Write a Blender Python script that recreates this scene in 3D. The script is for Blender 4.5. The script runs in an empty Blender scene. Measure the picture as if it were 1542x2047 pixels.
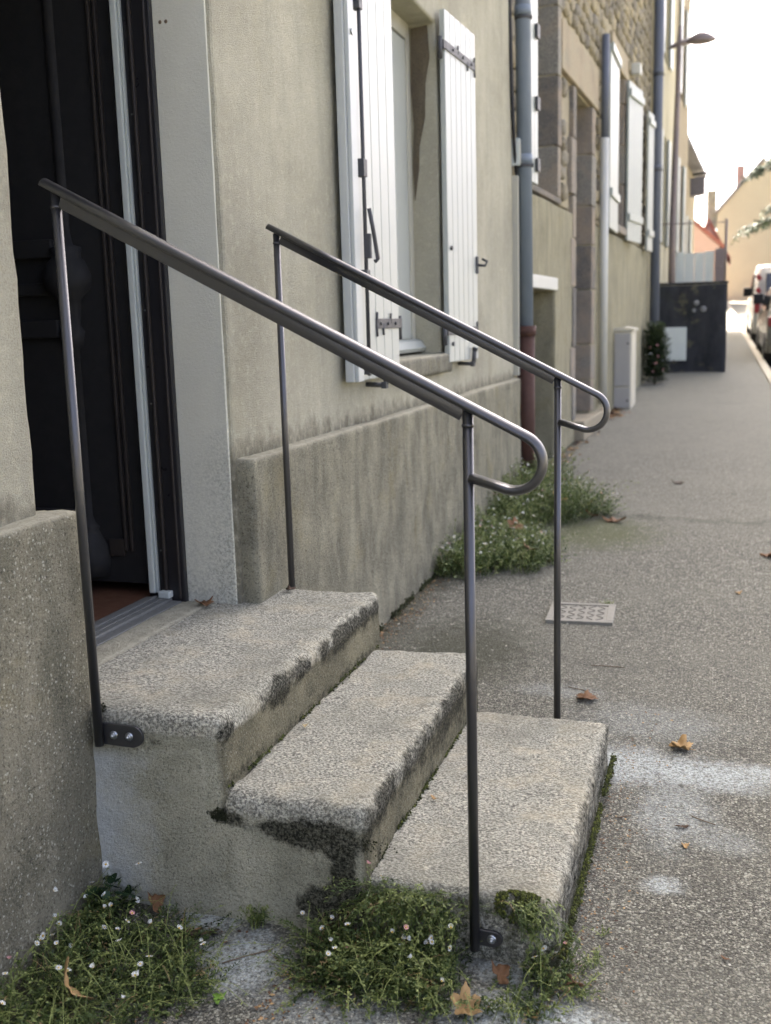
import bpy, bmesh, math, random
import numpy as np
from mathutils import Vector, Matrix, noise as mnoise

rnd = random.Random(7)
nrng = np.random.default_rng(11)
sc = bpy.context.scene
col = sc.collection
PI = math.pi

# ------------------------------------------------------------------ camera
def set_camera():
    p, y, r = math.radians(10.1), math.radians(18.0), math.radians(-1.6)
    F = Vector((-math.sin(y)*math.cos(p), math.cos(y)*math.cos(p), -math.sin(p)))
    R0 = Vector((math.cos(y), math.sin(y), 0)); U0 = R0.cross(F)
    R = R0*math.cos(r) + U0*math.sin(r); U = -R0*math.sin(r) + U0*math.cos(r)
    cd = bpy.data.cameras.new('camera'); cam = bpy.data.objects.new('camera', cd); col.objects.link(cam)
    m = Matrix((( R.x, U.x, -F.x, 0), (R.y, U.y, -F.y, 0), (R.z, U.z, -F.z, 1.35), (0, 0, 0, 1)))
    cam.matrix_world = m
    cd.sensor_fit = 'HORIZONTAL'; cd.sensor_width = 36; cd.lens = 36*2090/1542
    cd.clip_start = 0.05; cd.clip_end = 3000
    cd.dof.use_dof = True; cd.dof.focus_distance = 2.75; cd.dof.aperture_fstop = 4.8
    sc.camera = cam
set_camera()

# ------------------------------------------------------------------ sky, sun, exposure
SUN_EL = math.radians(36)
SX, SY = -0.68, 0.733
w = bpy.data.worlds.new('World'); sc.world = w; w.use_nodes = True
wn = w.node_tree.nodes; wl = w.node_tree.links
sky = wn.new('ShaderNodeTexSky'); sky.sky_type = 'NISHITA'; sky.sun_disc = False
sky.sun_elevation = SUN_EL; sky.sun_rotation = math.atan2(SX, SY)
sky.air_density = 0.2; sky.dust_density = 10.0; sky.ozone_density = 0.0
wn['Background'].inputs['Strength'].default_value = 0.15
wl.new(sky.outputs[0], wn['Background'].inputs[0])
sd = bpy.data.lights.new('sun', 'SUN'); sun = bpy.data.objects.new('sun', sd); col.objects.link(sun)
sd.energy = 2.0; sd.angle = math.radians(0.5); sd.color = (1.0, 0.93, 0.82)
sun.rotation_euler = Vector((-SX*math.cos(SUN_EL), -SY*math.cos(SUN_EL), -math.sin(SUN_EL))).to_track_quat('-Z', 'Y').to_euler()
sun.location = (0, 0, 30)
vs = sc.view_settings
vs.view_transform = 'Standard'; vs.look = 'None'; vs.gamma = 1.0; vs.use_curve_mapping = False
vs.exposure = 3.85
sc.render.engine = 'CYCLES'
sc.cycles.use_denoising = True
sc.cycles.use_adaptive_sampling = True; sc.cycles.adaptive_threshold = 0.012
sc.cycles.max_bounces = 7; sc.cycles.diffuse_bounces = 4; sc.cycles.glossy_bounces = 3
sc.cycles.caustics_reflective = False; sc.cycles.caustics_refractive = False

# ------------------------------------------------------------------ node helpers
def lin(c):
    q = [(v/255/12.92 if v/255 <= .04045 else ((v/255+.055)/1.055)**2.4) for v in c]
    return (min(1, q[0]*.995), min(1, q[1]*1.03), min(1, q[2]*.955), 1)

class NT:
    def __init__(s, name):
        s.m = bpy.data.materials.new(name); s.m.use_nodes = True
        s.t = s.m.node_tree; s.n = s.t.nodes; s.l = s.t.links
        s.b = s.n['Principled BSDF']
        g = s.n.new('ShaderNodeNewGeometry'); s.pos = g.outputs['Position']; s.nor = g.outputs['Normal']
        s.tc = s.n.new('ShaderNodeTexCoord'); s.obj = s.tc.outputs['Object']
        s.rand = s.n.new('ShaderNodeObjectInfo').outputs['Random']
        s.m.diffuse_color = (.5, .5, .5, 1)
    def put(s, sock, v):
        if v is None: return
        if hasattr(v, 'is_linked') or isinstance(v, bpy.types.NodeSocket): s.l.new(v, sock)
        else: sock.default_value = v
    def mapv(s, vec, scale=(1, 1, 1), loc=(0, 0, 0), rot=(0, 0, 0)):
        n = s.n.new('ShaderNodeMapping'); s.put(n.inputs['Vector'], vec)
        n.inputs['Scale'].default_value = scale; n.inputs['Location'].default_value = loc; n.inputs['Rotation'].default_value = rot
        return n.outputs[0]
    def noise(s, scale, detail=4, rough=.55, vec=None, dist=0.0):
        n = s.n.new('ShaderNodeTexNoise'); s.put(n.inputs['Vector'], vec if vec is not None else s.pos)
        n.inputs['Scale'].default_value = scale; n.inputs['Detail'].default_value = detail
        n.inputs['Roughness'].default_value = rough; n.inputs['Distortion'].default_value = dist
        return n.outputs['Fac']
    def voro(s, scale, vec=None, feature='F1', out='Distance', rand=1.0):
        n = s.n.new('ShaderNodeTexVoronoi'); n.feature = feature; s.put(n.inputs['Vector'], vec if vec is not None else s.pos)
        n.inputs['Scale'].default_value = scale; n.inputs['Randomness'].default_value = rand
        return n.outputs[out]
    def ramp(s, fac, stops, interp='LINEAR'):
        n = s.n.new('ShaderNodeValToRGB'); s.put(n.inputs[0], fac); cr = n.color_ramp; cr.interpolation = interp
        while len(cr.elements) > 1: cr.elements.remove(cr.elements[-1])
        first = True
        for p, c in stops:
            if first: e = cr.elements[0]; e.position = p; first = False
            else: e = cr.elements.new(p)
            e.color = c if not isinstance(c, (int, float)) else (c, c, c, 1)
        return n.outputs[0]
    def mix(s, fac, a, b, mode='MIX'):
        n = s.n.new('ShaderNodeMix'); n.data_type = 'RGBA'; n.blend_type = mode
        s.put(n.inputs[0], fac); s.put(n.inputs[6], a); s.put(n.inputs[7], b)
        return n.outputs[2]
    def math(s, op, a, b=None, clamp=False):
        n = s.n.new('ShaderNodeMath'); n.operation = op; n.use_clamp = clamp
        s.put(n.inputs[0], a)
        if b is not None: s.put(n.inputs[1], b)
        return n.outputs[0]
    def sep(s, vec=None):
        n = s.n.new('ShaderNodeSeparateXYZ'); s.put(n.inputs[0], vec if vec is not None else s.pos); return n.outputs
    def rng(s, v, a, b, c=0.0, d=1.0, smooth=False):
        n = s.n.new('ShaderNodeMapRange'); n.clamp = True
        if smooth: n.interpolation_type = 'SMOOTHSTEP'
        s.put(n.inputs[0], v)
        for i, x in enumerate((a, b, c, d)): n.inputs[i+1].default_value = x
        return n.outputs[0]
    def attr(s, name, out='Fac'):
        n = s.n.new('ShaderNodeAttribute'); n.attribute_name = name; return n.outputs[out]
    def bump(s, h, strength=.3, dist=.01, prev=None):
        n = s.n.new('ShaderNodeBump'); n.inputs['Strength'].default_value = strength; n.inputs['Distance'].default_value = dist
        s.put(n.inputs['Height'], h)
        if prev is not None: s.put(n.inputs['Normal'], prev)
        return n.outputs[0]
    def specks(s, scale, size=.2, frac=.5, vec=None, soft=.06):
        v = s.voro(scale, vec, out='Color'); g = s.n.new('ShaderNodeSeparateColor'); s.put(g.inputs[0], v)
        d = s.math('ADD', s.voro(scale, vec), s.math('MULTIPLY', s.math('SUBTRACT', g.outputs[1], .5), .16))
        return s.math('MULTIPLY', s.rng(d, size+soft, size-soft, 0, 1), s.rng(g.outputs[0], 1-frac-.05, 1-frac+.05))
    def warp(s, amt=.02, scale=30):
        n = s.n.new('ShaderNodeTexNoise'); s.put(n.inputs['Vector'], s.pos); n.inputs['Scale'].default_value = scale; n.inputs['Detail'].default_value = 3
        v = s.n.new('ShaderNodeVectorMath'); v.operation = 'MULTIPLY_ADD'; s.put(v.inputs[0], n.outputs['Color']); v.inputs[1].default_value = (amt,)*3; s.put(v.inputs[2], s.pos)
        return v.outputs[0]
    def blob(s, cx, cy, rx, ry, nz, wob=.6, ang=0.0):
        """soft-edged irregular patch on the ground, 1 inside"""
        v = s.mapv(s.pos, loc=(-cx, -cy, 0))
        v = s.mapv(v, scale=(1/rx, 1/ry, 0), rot=(0, 0, ang))
        n = s.n.new('ShaderNodeVectorMath'); n.operation = 'LENGTH'; s.put(n.inputs[0], v)
        d = s.math('ADD', n.outputs['Value'], s.math('MULTIPLY', s.math('SUBTRACT', nz, .5), wob*2))
        return s.rng(d, 1.2, .3, 0, 1, True)
    def done(s, color, rough=.8, normal=None, metallic=0.0, spec=None, coat=None):
        s.put(s.b.inputs['Base Color'], color); s.put(s.b.inputs['Roughness'], rough)
        s.b.inputs['Metallic'].default_value = metallic
        if normal is not None: s.put(s.b.inputs['Normal'], normal)
        if spec is not None: s.b.inputs['Specular IOR Level'].default_value = spec
        return s.m

def plain(name, c, rough=.6, metallic=0.0, var=.12, scale=14, bump=.1, spec=None):
    t = NT(name); n = t.noise(scale, 5, .6)
    c = lin(c); d = tuple(v*(1-var) for v in c[:3]) + (1,); e = tuple(min(1, v*(1+var)) for v in c[:3]) + (1,)
    return t.done(t.mix(n, d, e), t.rng(t.noise(scale*2.3, 4), .3, .7, rough-.07, rough+.07), t.bump(t.noise(scale*8, 4), bump, .004), metallic, spec)

# ------------------------------------------------------------------ materials
def mat_render_wall():
    t = NT('cement_render'); xyz = t.sep()
    big = t.noise(1.1, 5, .6); mid = t.noise(6, 6, .65)
    streak = t.noise(3.2, 6, .6, t.mapv(t.pos, scale=(1, 2.4, .28)))
    c = t.mix(t.rng(big, .35, .68), lin((158, 153, 140)), lin((188, 182, 166)))
    c = t.mix(t.rng(streak, .48, .75, 0, .55), c, lin((146, 142, 130)))
    c = t.mix(t.rng(mid, .55, .8, 0, .4), c, lin((198, 192, 172)))
    c = t.mix(t.rng(t.noise(2.3, 5, .6, t.mapv(t.pos, loc=(4, 9, 2), scale=(1, 1.6, .5))), .56, .72, 0, .3), c, lin((160, 153, 128)))
    c = t.mix(t.rng(t.noise(1.7, 7, .68, t.mapv(t.pos, loc=(2, 4, 6))), .50, .68, 0, .45), c, lin((142, 136, 120)))
    # lichen band just above the plinth ledge
    edge = t.math('ADD', t.rng(xyz[2], .93, 1.10, 1, 0), t.math('MULTIPLY', t.math('SUBTRACT', t.noise(14, 6, .7, t.mapv(t.pos, scale=(1, 1, .6))), .5), 1.5))
    c = t.mix(t.rng(edge, .52, 1.05, 0, .78), c, lin((72, 68, 58)))
    c = t.mix(t.rng(t.noise(170, 5, .7), .50, .66, 0, .42), c, lin((116, 108, 92)))
    c = t.mix(t.rng(t.noise(30, 7, .72, t.mapv(t.pos, loc=(7, 3, 1))), .52, .68, 0, .35), c, lin((206, 200, 180)))
    h = t.math('ADD', t.math('MULTIPLY', t.noise(60, 8, .7), .6), t.math('ADD', t.noise(240, 4, .6), t.math('MULTIPLY', t.noise(9, 4), 1.3)))
    return t.done(c, .9, t.bump(h, .75, .008), spec=.2)

def mat_plinth(name, ca, cb, speck, speckamt, stain=(52, 50, 45), stainamt=.6, streaky=1.0, dots=0.0):
    t = NT(name)
    streak = t.noise(5, 7, .65, t.mapv(t.pos, scale=(1, 1+2.2*streaky, 1-.65*streaky)))
    big = t.noise(2.1, 5, .6)
    c = t.mix(t.rng(streak, .36, .66), lin(ca), lin(cb))
    c = t.mix(t.rng(big, .52, .75, 0, stainamt), c, lin(stain))
    c = t.mix(t.rng(t.noise(4, 5, .6, t.mapv(t.pos, loc=(3, 1, 7))), .56, .7, 0, .5), c, lin((140, 130, 98)))
    c = t.mix(t.rng(t.noise(170, 5, .75, t.mapv(t.pos, scale=(1, 1, .8))), .52, .64, 0, speckamt), c, lin(speck))
    c = t.mix(t.rng(t.noise(140, 6, .72, t.mapv(t.pos, loc=(9, 2, 4))), .52, .64, 0, .7), c, lin((48, 46, 41)))
    if dots > 0:
        w = t.warp(.012, 60)
        c = t.mix(t.math('MULTIPLY', t.specks(105, .26, .28, w), dots), c, lin((206, 202, 190)))
        c = t.mix(t.math('MULTIPLY', t.specks(170, .25, .25, w), dots*.8), c, lin((172, 166, 152)))
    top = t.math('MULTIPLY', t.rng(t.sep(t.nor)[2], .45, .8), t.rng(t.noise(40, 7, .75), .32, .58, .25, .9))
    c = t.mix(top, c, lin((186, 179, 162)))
    h = t.math('ADD', t.math('MULTIPLY', t.noise(38, 8, .75), 1.5), t.noise(150, 5, .7))
    return t.done(c, .93, t.bump(h, .85, .01), spec=.15)

def mat_reveal():
    t = NT('door_reveal_cement'); xyz = t.sep()
    c = t.mix(t.noise(3, 5, .6, t.mapv(t.pos, scale=(1, 1, .4))), lin((184, 181, 172)), lin((212, 209, 199)))
    low = t.math('ADD', t.rng(xyz[2], .5, 1.5, 1, 0), t.math('MULTIPLY', t.math('SUBTRACT', t.noise(3.5, 5), .5), 1.2))
    low = t.math('ADD', low, t.rng(xyz[0], -1.62, -1.46, -.25, .3))
    g = t.noise(120, 5, .75)
    c = t.mix(t.math('MULTIPLY', t.math('MULTIPLY', t.rng(low, .30, 1.1), t.rng(g, .42, .62)), .75), c, lin((92, 93, 88)))
    h = t.math('ADD', t.noise(110, 6, .7), t.math('MULTIPLY', t.noise(11, 5), 1.2))
    return t.done(c, .92, t.bump(h, .45, .005), spec=.15)

def side_colour(t, ca, cb):
    xyz = t.sep()
    c = t.mix(t.rng(t.noise(5, 6, .62), .35, .68), lin(ca), lin(cb))
    c = t.mix(t.rng(t.noise(3.3, 5, .6, t.mapv(t.pos, loc=(2, 2, 8))), .53, .68, 0, .6), c, lin(tuple((p+q)//2-8 for p, q in zip(ca, cb))))
    c = t.mix(t.rng(t.noise(160, 5, .75), .51, .63, 0, .45), c, lin((182, 176, 160)))
    c = t.mix(t.rng(t.noise(170, 5, .75, t.mapv(t.pos, loc=(1, 7, 3))), .51, .63, 0, .6), c, lin((56, 54, 48)))
    c = t.mix(t.math('MULTIPLY', t.specks(120, .22, .2, t.warp(.01, 60)), .5), c, lin((196, 190, 176)))
    # fresh pale mortar by the bracket and down the joint with the plinth
    dx = t.math('ADD', t.rng(xyz[0], -1.45, -1.18, 1, 0), t.math('MULTIPLY', t.math('SUBTRACT', t.noise(8, 8, .7), .5), 1.9))
    dx = t.math('MULTIPLY', t.rng(dx, .30, .95), t.rng(xyz[2], .33, .36, 1, 0))
    dx = t.math('MULTIPLY', dx, t.rng(xyz[1], 2.12, 2.16, 1, 0))
    return t.mix(t.math('MULTIPLY', dx, .85), c, t.mix(t.noise(60, 5, .7), lin((170, 172, 172)), lin((222, 223, 222))))
def mat_step():
    t = NT('worn_granite_step')
    v = t.mapv(t.pos, scale=(1, 1.6, 1))
    a = t.noise(135, 4, .75, v); b = t.noise(65, 6, .75, v)
    c = t.mix(t.rng(a, .42, .59), lin((112, 109, 101)), lin((232, 226, 211)))
    c = t.mix(t.rng(b, .53, .66, 0, .6), c, lin((124, 120, 110)))
    c = t.mix(t.math('MULTIPLY', t.specks(95, .26, .2, t.warp(.015, 50)), .5), c, lin((72, 70, 64)))
    c = t.mix(t.rng(t.noise(7, 6, .65), .50, .70, 0, .5), c, lin((214, 200, 174)))
    c = t.mix(t.rng(t.noise(4, 7, .7, t.mapv(t.pos, loc=(5, 3, 1))), .48, .66, 0, .5), c, lin((144, 141, 130)))
    c = t.mix(t.rng(t.noise(11, 8, .75, t.mapv(t.pos, loc=(1, 6, 2))), .57, .68, 0, .55), c, lin((110, 107, 98)))
    c = t.mix(t.rng(t.noise(2.2, 4, .6, t.mapv(t.pos, loc=(8, 6, 2))), .55, .72, 0, .4), c, lin((128, 124, 113)))
    cem = t.math('ADD', t.attr('cem'), t.math('MULTIPLY', t.math('SUBTRACT', t.noise(22, 8, .75), .5), .9))
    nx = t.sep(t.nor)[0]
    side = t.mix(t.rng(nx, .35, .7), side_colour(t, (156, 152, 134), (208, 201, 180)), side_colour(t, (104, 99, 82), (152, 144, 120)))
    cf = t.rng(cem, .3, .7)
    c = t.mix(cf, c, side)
    st = t.attr('stain')
    m = t.math('ADD', st, t.math('MULTIPLY', t.math('SUBTRACT', t.noise(24, 12, .82, t.warp(.035, 18)), .5), 2.6))
    m2 = t.math('MULTIPLY', t.rng(m, .40, .80), t.rng(t.noise(140, 6, .75), .36, .56, .5, 1))
    c = t.mix(m2, c, t.mix(t.noise(18, 4), lin((30, 30, 25)), lin((46, 46, 34))))
    gr = t.attr('moss')
    c = t.mix(t.rng(t.math('ADD', gr, t.math('MULTIPLY', t.math('SUBTRACT', t.noise(40, 5, .7), .5), 1.2)), .5, .75, 0, .85), c, lin((62, 66, 34)))
    h = t.math('ADD', t.math('MULTIPLY', b, 1.6), a)
    return t.done(c, .92, t.bump(h, .85, .011), spec=.2)

def mat_asphalt(name='asphalt', near=True):
    t = NT(name); wv = t.warp(.010, 70)
    d = t.voro(120, wv); d2 = t.voro(210, wv)
    def tone(scale, stops):
        v = t.voro(scale, wv, out='Color'); g = t.n.new('ShaderNodeSeparateColor'); t.put(g.inputs[0], v); return t.ramp(g.outputs[0], stops), g.outputs[1]
    ca, ga = tone(120, [(0, lin((68, 65, 60))), (.35, lin((94, 90, 84))), (.6, lin((122, 116, 108))), (.85, lin((154, 147, 137))), (1, lin((190, 183, 170)))])
    cb, gb_ = tone(210, [(0, lin((58, 55, 51))), (.4, lin((86, 82, 76))), (.75, lin((120, 114, 106))), (1, lin((176, 168, 156)))])
    c = t.mix(t.rng(t.math('ADD', d, t.math('MULTIPLY', ga, .35)), .42, .66), ca, cb)
    yy_ = t.sep()[1]
    c = t.mix(t.math('MULTIPLY', t.math('MULTIPLY', t.specks(62, .34, .36, wv), t.rng(yy_, 3.2, 5.5, .0, .8)), 1.0), c, lin((196, 190, 178)))
    c = t.mix(t.math('MULTIPLY', t.math('MULTIPLY', t.specks(70, .36, .40, t.mapv(wv, loc=(6, 2, 0))), t.rng(yy_, 3.2, 5.5, .0, .7)), 1.0), c, lin((66, 63, 58)))
    c = t.mix(t.math('MULTIPLY', t.specks(105, .34, .36, wv), .62), c, lin((212, 206, 194)))
    c = t.mix(t.math('MULTIPLY', t.specks(120, .36, .34, t.mapv(wv, loc=(3, 1, 0))), .65), c, lin((54, 52, 48)))
    fine = t.noise(330, 4, .75)
    c = t.mix(t.rng(fine, .50, .64, 0, .45), c, lin((54, 52, 48)))
    c = t.mix(t.rng(t.noise(260, 4, .75, t.mapv(t.pos, loc=(2, 5, 1))), .53, .66, 0, .45), c, lin((170, 163, 151)))
    c = t.mix(t.rng(t.noise(.9, 6, .6), .42, .68, 0, .40), c, lin((132, 127, 118)))
    c = t.mix(t.rng(t.noise(2.6, 6, .62, t.mapv(t.pos, loc=(3, 8, 0))), .55, .75, 0, .35), c, lin((74, 70, 64)))
    y = t.sep()
    # brighter light further up the street is put into the pavement colour
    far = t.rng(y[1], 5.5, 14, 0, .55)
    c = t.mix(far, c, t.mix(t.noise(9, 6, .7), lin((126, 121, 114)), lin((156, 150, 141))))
    if near:
        nz = t.noise(13, 10, .74); nf = t.rng(t.noise(95, 8, .8), .40, .58, .05, .95)
        wsum = None
        for (cx, cy, rx, ry, ang, amt) in [(-.24, 3.16, .22, .17, 0, .95), (-.03, 3.15, .30, .13, -.06, .95), (.18, 3.18, .26, .09, 0, .85),
                                      (-.10, 2.90, .14, .26, 0.2, .5), (-.11, 2.50, .06, .045, 0, .9), (.02, 2.76, .13, .08, 0, .35), (-.2, 3.5, .3, .2, 0, .3),
                                      (-1.00, 1.93, .13, .13, .3, 1.0), (-1.14, 2.06, .10, .06, 0, .9), (-.33, 1.90, .22, .12, .1, 1.0),
                                      (-.43, 2.05, .10, .06, 0, .85), (-.75, 1.82, .20, .08, 0, .45), (.0, 1.86, .15, .06, 0, .5),
                                      (-.55, 3.72, .2, .08, 0, .3)]:
            m = t.math('MULTIPLY', t.blob(cx, cy, rx, ry, nz, .75, ang), amt)
            wsum = m if wsum is None else t.math('MAXIMUM', wsum, m)
        c = t.mix(t.math('MULTIPLY', wsum, nf), c, lin((206, 208, 212)))
        # damp mossy dirt at the foot of the wall and the cross joint
        mz = t.noise(16, 7, .7)
        damp = t.rng(t.math('ADD', t.rng(y[0], -1.45, -1.12, 1, 0), t.math('MULTIPLY', t.math('SUBTRACT', mz, .5), 1.5)), .45, .9, 0, .8)
        c = t.mix(damp, c, t.mix(t.noise(50, 4), lin((46, 44, 36)), lin((78, 76, 54))))
        band = t.math('ABSOLUTE', t.math('SUBTRACT', t.math('ADD', y[1], t.math('MULTIPLY', t.noise(2.2, 5), .25)), 7.22))
        c = t.mix(t.math('MULTIPLY', t.rng(band, .0, .13, .75, 0), t.rng(t.noise(5, 5), .35, .6)), c, lin((66, 66, 54)))
        gm = t.math('MULTIPLY', t.blob(-.75, 6.55, .45, .55, mz, .8), .75)
        c = t.mix(gm, c, lin((92, 94, 58)))
        gm2 = t.math('MULTIPLY', t.blob(-1.02, 4.1, .36, .55, mz, .8), .7)
        c = t.mix(gm2, c, lin((60, 60, 42)))
    h = t.math('ADD', t.math('ADD', t.rng(d, 0, .6, 1, 0), t.math('MULTIPLY', t.rng(d2, 0, .6, 1, 0), .5)), t.math('MULTIPLY', fine, .7))
    hs = t.n.new('ShaderNodeHueSaturation'); hs.inputs['Saturation'].default_value = .95; hs.inputs['Value'].default_value = .90; t.put(hs.inputs['Color'], c); c = t.mix(1.0, hs.outputs[0], (.965, 1.0, .965, 1), 'MULTIPLY')
    return t.done(c, .88, t.bump(h, .75, .006), spec=.25)

def mat_rail():
    t = NT('dark_grey_satin_paint')
    c = t.mix(t.noise(22, 5, .6), lin((34, 34, 37)), lin((42, 42, 45)))
    return t.done(c, t.rng(t.noise(60, 5, .65), .3, .7, .29, .40), t.bump(t.noise(320, 3, .6), .10, .001), metallic=.0, spec=.85)

def _coat(m, w, r_):
    b = m.node_tree.nodes['Principled BSDF']; b.inputs['Coat Weight'].default_value = w; b.inputs['Coat Roughness'].default_value = r_; b.inputs['Coat IOR'].default_value = 1.7; return m
def mat_white_paint(name, base=(212, 216, 218), flake=.25):
    t = NT(name)
    c = t.mix(t.noise(3, 4), lin(tuple(int(v*.96) for v in base)), lin(base))
    gr = t.noise(14, 7, .7, t.mapv(t.pos, scale=(2.4, 2.4, .22)))
    c = t.mix(t.rng(gr, .62, .80, 0, flake*1.6), c, lin((122, 116, 108)))
    c = t.mix(t.rng(t.noise(40, 6, .7, t.mapv(t.pos, scale=(2, 2, .3), loc=(3, 1, 5))), .69, .75, 0, flake*2.4), c, lin((96, 88, 80)))
    return t.done(c, .38, t.bump(t.noise(40, 4, .6, t.mapv(t.pos, scale=(3, 3, .25))), .08, .003), spec=.4)

def mat_leaf(name, ca, cb, cc, rough=.55, trans=True):
    t = NT(name)
    k = t.attr('tint')
    c = t.ramp(k, [(0, lin(ca)), (.55, lin(cb)), (1, lin(cc))])
    m = t.done(c, rough, spec=.3)
    if trans:
        tr = t.n.new('ShaderNodeBsdfTranslucent'); t.put(tr.inputs[0], c)
        mx = t.n.new('ShaderNodeMixShader'); mx.inputs[0].default_value = .28
        t.l.new(t.b.outputs[0], mx.inputs[1]); t.l.new(tr.outputs[0], mx.inputs[2])
        t.l.new(mx.outputs[0], t.n['Material Output'].inputs['Surface'])
    return m

def mat_stone(name='rubble_stone', stops=None):
    t = NT(name)
    stops = stops or [(0, lin((124, 117, 106))), (.3, lin((148, 138, 120))), (.55, lin((168, 156, 132))), (.8, lin((136, 130, 122))), (1, lin((108, 103, 98)))]
    k = t.math('ADD', t.rand, t.math('MULTIPLY', t.math('SUBTRACT', t.noise(3.1, 3), .5), .9), clamp=True)
    c = t.ramp(k, stops)
    c = t.mix(t.rng(t.noise(48, 6, .7), .42, .7, 0, .6), c, lin((92, 84, 74)))
    c = t.mix(t.rng(t.noise(20, 5, .7, t.mapv(t.pos, loc=(1, 5, 2))), .55, .7, 0, .4), c, lin((196, 184, 160)))
    return t.done(c, .92, t.bump(t.math('ADD', t.noise(40, 7, .75), t.noise(120, 4, .7)), .6, .012), spec=.15)

def mat_granite(name, ca, cb):
    t = NT(name)
    c = t.mix(t.rng(t.noise(95, 4, .75), .40, .62), lin(ca), lin(cb))
    c = t.mix(t.rng(t.noise(3, 5, .6), .5, .72, 0, .55), c, lin((104, 100, 96)))
    c = t.mix(t.rng(t.math('ADD', t.noise(5, 4), t.math('MULTIPLY', t.rand, .2)), .55, .75, 0, .4), c, lin((162, 142, 122)))
    return t.done(c, .9, t.bump(t.noise(60, 7, .75), .5, .008), spec=.2)

def mat_glass(name='window_glass'):
    t = NT(name); t.b.inputs['Base Color'].default_value = (.02, .024, .028, 1)
    t.b.inputs['Roughness'].default_value = .05; t.b.inputs['Specular IOR Level'].default_value = .6
    return t.m

def mat_downpipe(name, c0, c1, rough=.5):
    t = NT(name)
    c = t.mix(t.noise(6, 6, .65, t.mapv(t.pos, scale=(1, 1, .3))), lin(c0), lin(c1))
    c = t.mix(t.rng(t.noise(34, 6, .7), .64, .74, 0, .5), c, lin(tuple(int(v*.6) for v in c0)))
    return t.done(c, rough, t.bump(t.noise(50, 4), .06, .003), spec=.4)

M = {}
M['render'] = mat_render_wall()
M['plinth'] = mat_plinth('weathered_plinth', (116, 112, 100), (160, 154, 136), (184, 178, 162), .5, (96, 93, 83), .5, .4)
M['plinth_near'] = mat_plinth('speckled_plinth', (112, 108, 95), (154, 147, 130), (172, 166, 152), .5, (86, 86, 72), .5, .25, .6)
M['reveal'] = mat_reveal()
M['step'] = mat_step()
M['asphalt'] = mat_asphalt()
M['road'] = mat_asphalt('road_asphalt', False)
M['rail'] = _coat(mat_rail(), .22, .32)
M['steel'] = plain('galvanised_bolt', (176, 178, 184), .32, .85, .1, 60, .05)
M['iron'] = plain('old_painted_iron', (74, 74, 78), .55, .3, .25, 30, .3)
M['rust'] = plain('rusty_cast_iron', (74, 48, 40), .75, .1, .3, 18, .4)
M['lidiron'] = plain('worn_cast_lid', (128, 124, 116), .7, 0, .25, 40, .4)
M['lidrib'] = plain('worn_lid_rib', (112, 108, 100), .6, 0, .2, 40, .2)
M['white'] = mat_white_paint('white_shutter_paint', (176, 178, 176), .28)
M['white_worn'] = mat_white_paint('flaking_white_paint', (182, 184, 186), .42)
M['pvc'] = plain('cream_white_frame', (180, 176, 166), .45, 0, .05, 6, .03)
M['pvc_grey'] = plain('white_weather_strip', (188, 192, 192), .4, 0, .08, 20, .05)
M['blackwood'] = plain('black_brown_joinery', (34, 33, 36), .34, 0, .2, 9, .12)
M['doorwood'] = plain('dark_carved_door', (22, 22, 23), .8, 0, .2, 7, .15)
M['brownline'] = plain('dark_brown_bead', (46, 41, 39), .5, 0, .15, 12, .1)
M['alu'] = plain('dirty_aluminium', (112, 112, 112), .6, .25, .25, 30, .3)
M['tile'] = plain('terracotta_tile', (92, 62, 46), .55, 0, .15, 10, .1)
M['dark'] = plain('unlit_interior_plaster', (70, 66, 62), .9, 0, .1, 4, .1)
M['glass'] = mat_glass()
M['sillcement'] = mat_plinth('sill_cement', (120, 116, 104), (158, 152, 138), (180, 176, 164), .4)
M['spot'] = plain('grey_spot', (124, 124, 126), .8, 0, .1, 20, .1)
M['patch'] = mat_plinth('bare_brown_render', (96, 86, 74), (128, 116, 100), (140, 130, 116), .4)
M['stone'] = mat_stone()
M['mortar'] = plain('lime_mortar', (150, 140, 120), .95, 0, .25, 12, .6)
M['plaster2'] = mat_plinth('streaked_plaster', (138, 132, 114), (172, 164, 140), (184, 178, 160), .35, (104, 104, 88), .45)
M['granite'] = mat_granite('grey_granite', (104, 100, 96), (160, 154, 146))
M['granite_tan'] = mat_granite('tan_granite', (136, 126, 110), (172, 162, 142))
M['granite_dark'] = mat_granite('dark_damp_granite', (84, 82, 82), (132, 126, 120))
M['granite_pink'] = mat_granite('pinkish_granite', (120, 111, 104), (152, 143, 134))
M['pipe'] = mat_downpipe('grey_blue_pvc_pipe', (104, 114, 130), (128, 138, 154))
M['pipe_dark'] = mat_downpipe('slate_grey_pipe', (82, 86, 100), (102, 108, 122))
M['pipe_pale'] = mat_downpipe('pale_grey_pipe', (178, 176, 172), (202, 200, 196))
M['black'] = plain('black_rubber', (26, 26, 28), .7, 0, .2, 20, .1)
M['shutter2'] = mat_white_paint('pale_shutter_paint', (156, 160, 156), .35)
M['box'] = plain('grey_cabinet', (160, 156, 154), .6, 0, .06, 8, .08)
M['box_cream'] = plain('cream_cabinet', (196, 188, 172), .6, 0, .08, 8, .08)
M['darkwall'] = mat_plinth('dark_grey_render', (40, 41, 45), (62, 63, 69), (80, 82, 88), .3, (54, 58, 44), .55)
M['cream3'] = plain('cream_render', (172, 163, 140), .9, 0, .1, 3, .25)
M['tan4'] = mat_stone('tan_ashlar', [(0, lin((150, 138, 120))), (.5, lin((164, 150, 130))), (1, lin((142, 130, 114)))])
M['yellow'] = plain('yellow_ochre_render', (160, 149, 130), .9, 0, .06, 2, .15)
M['slate'] = plain('slate_roof', (96, 92, 98), .7, 0, .2, 8, .3)
M['redroof'] = plain('red_clay_roof', (132, 78, 66), .85, 0, .2, 8, .3)
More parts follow.
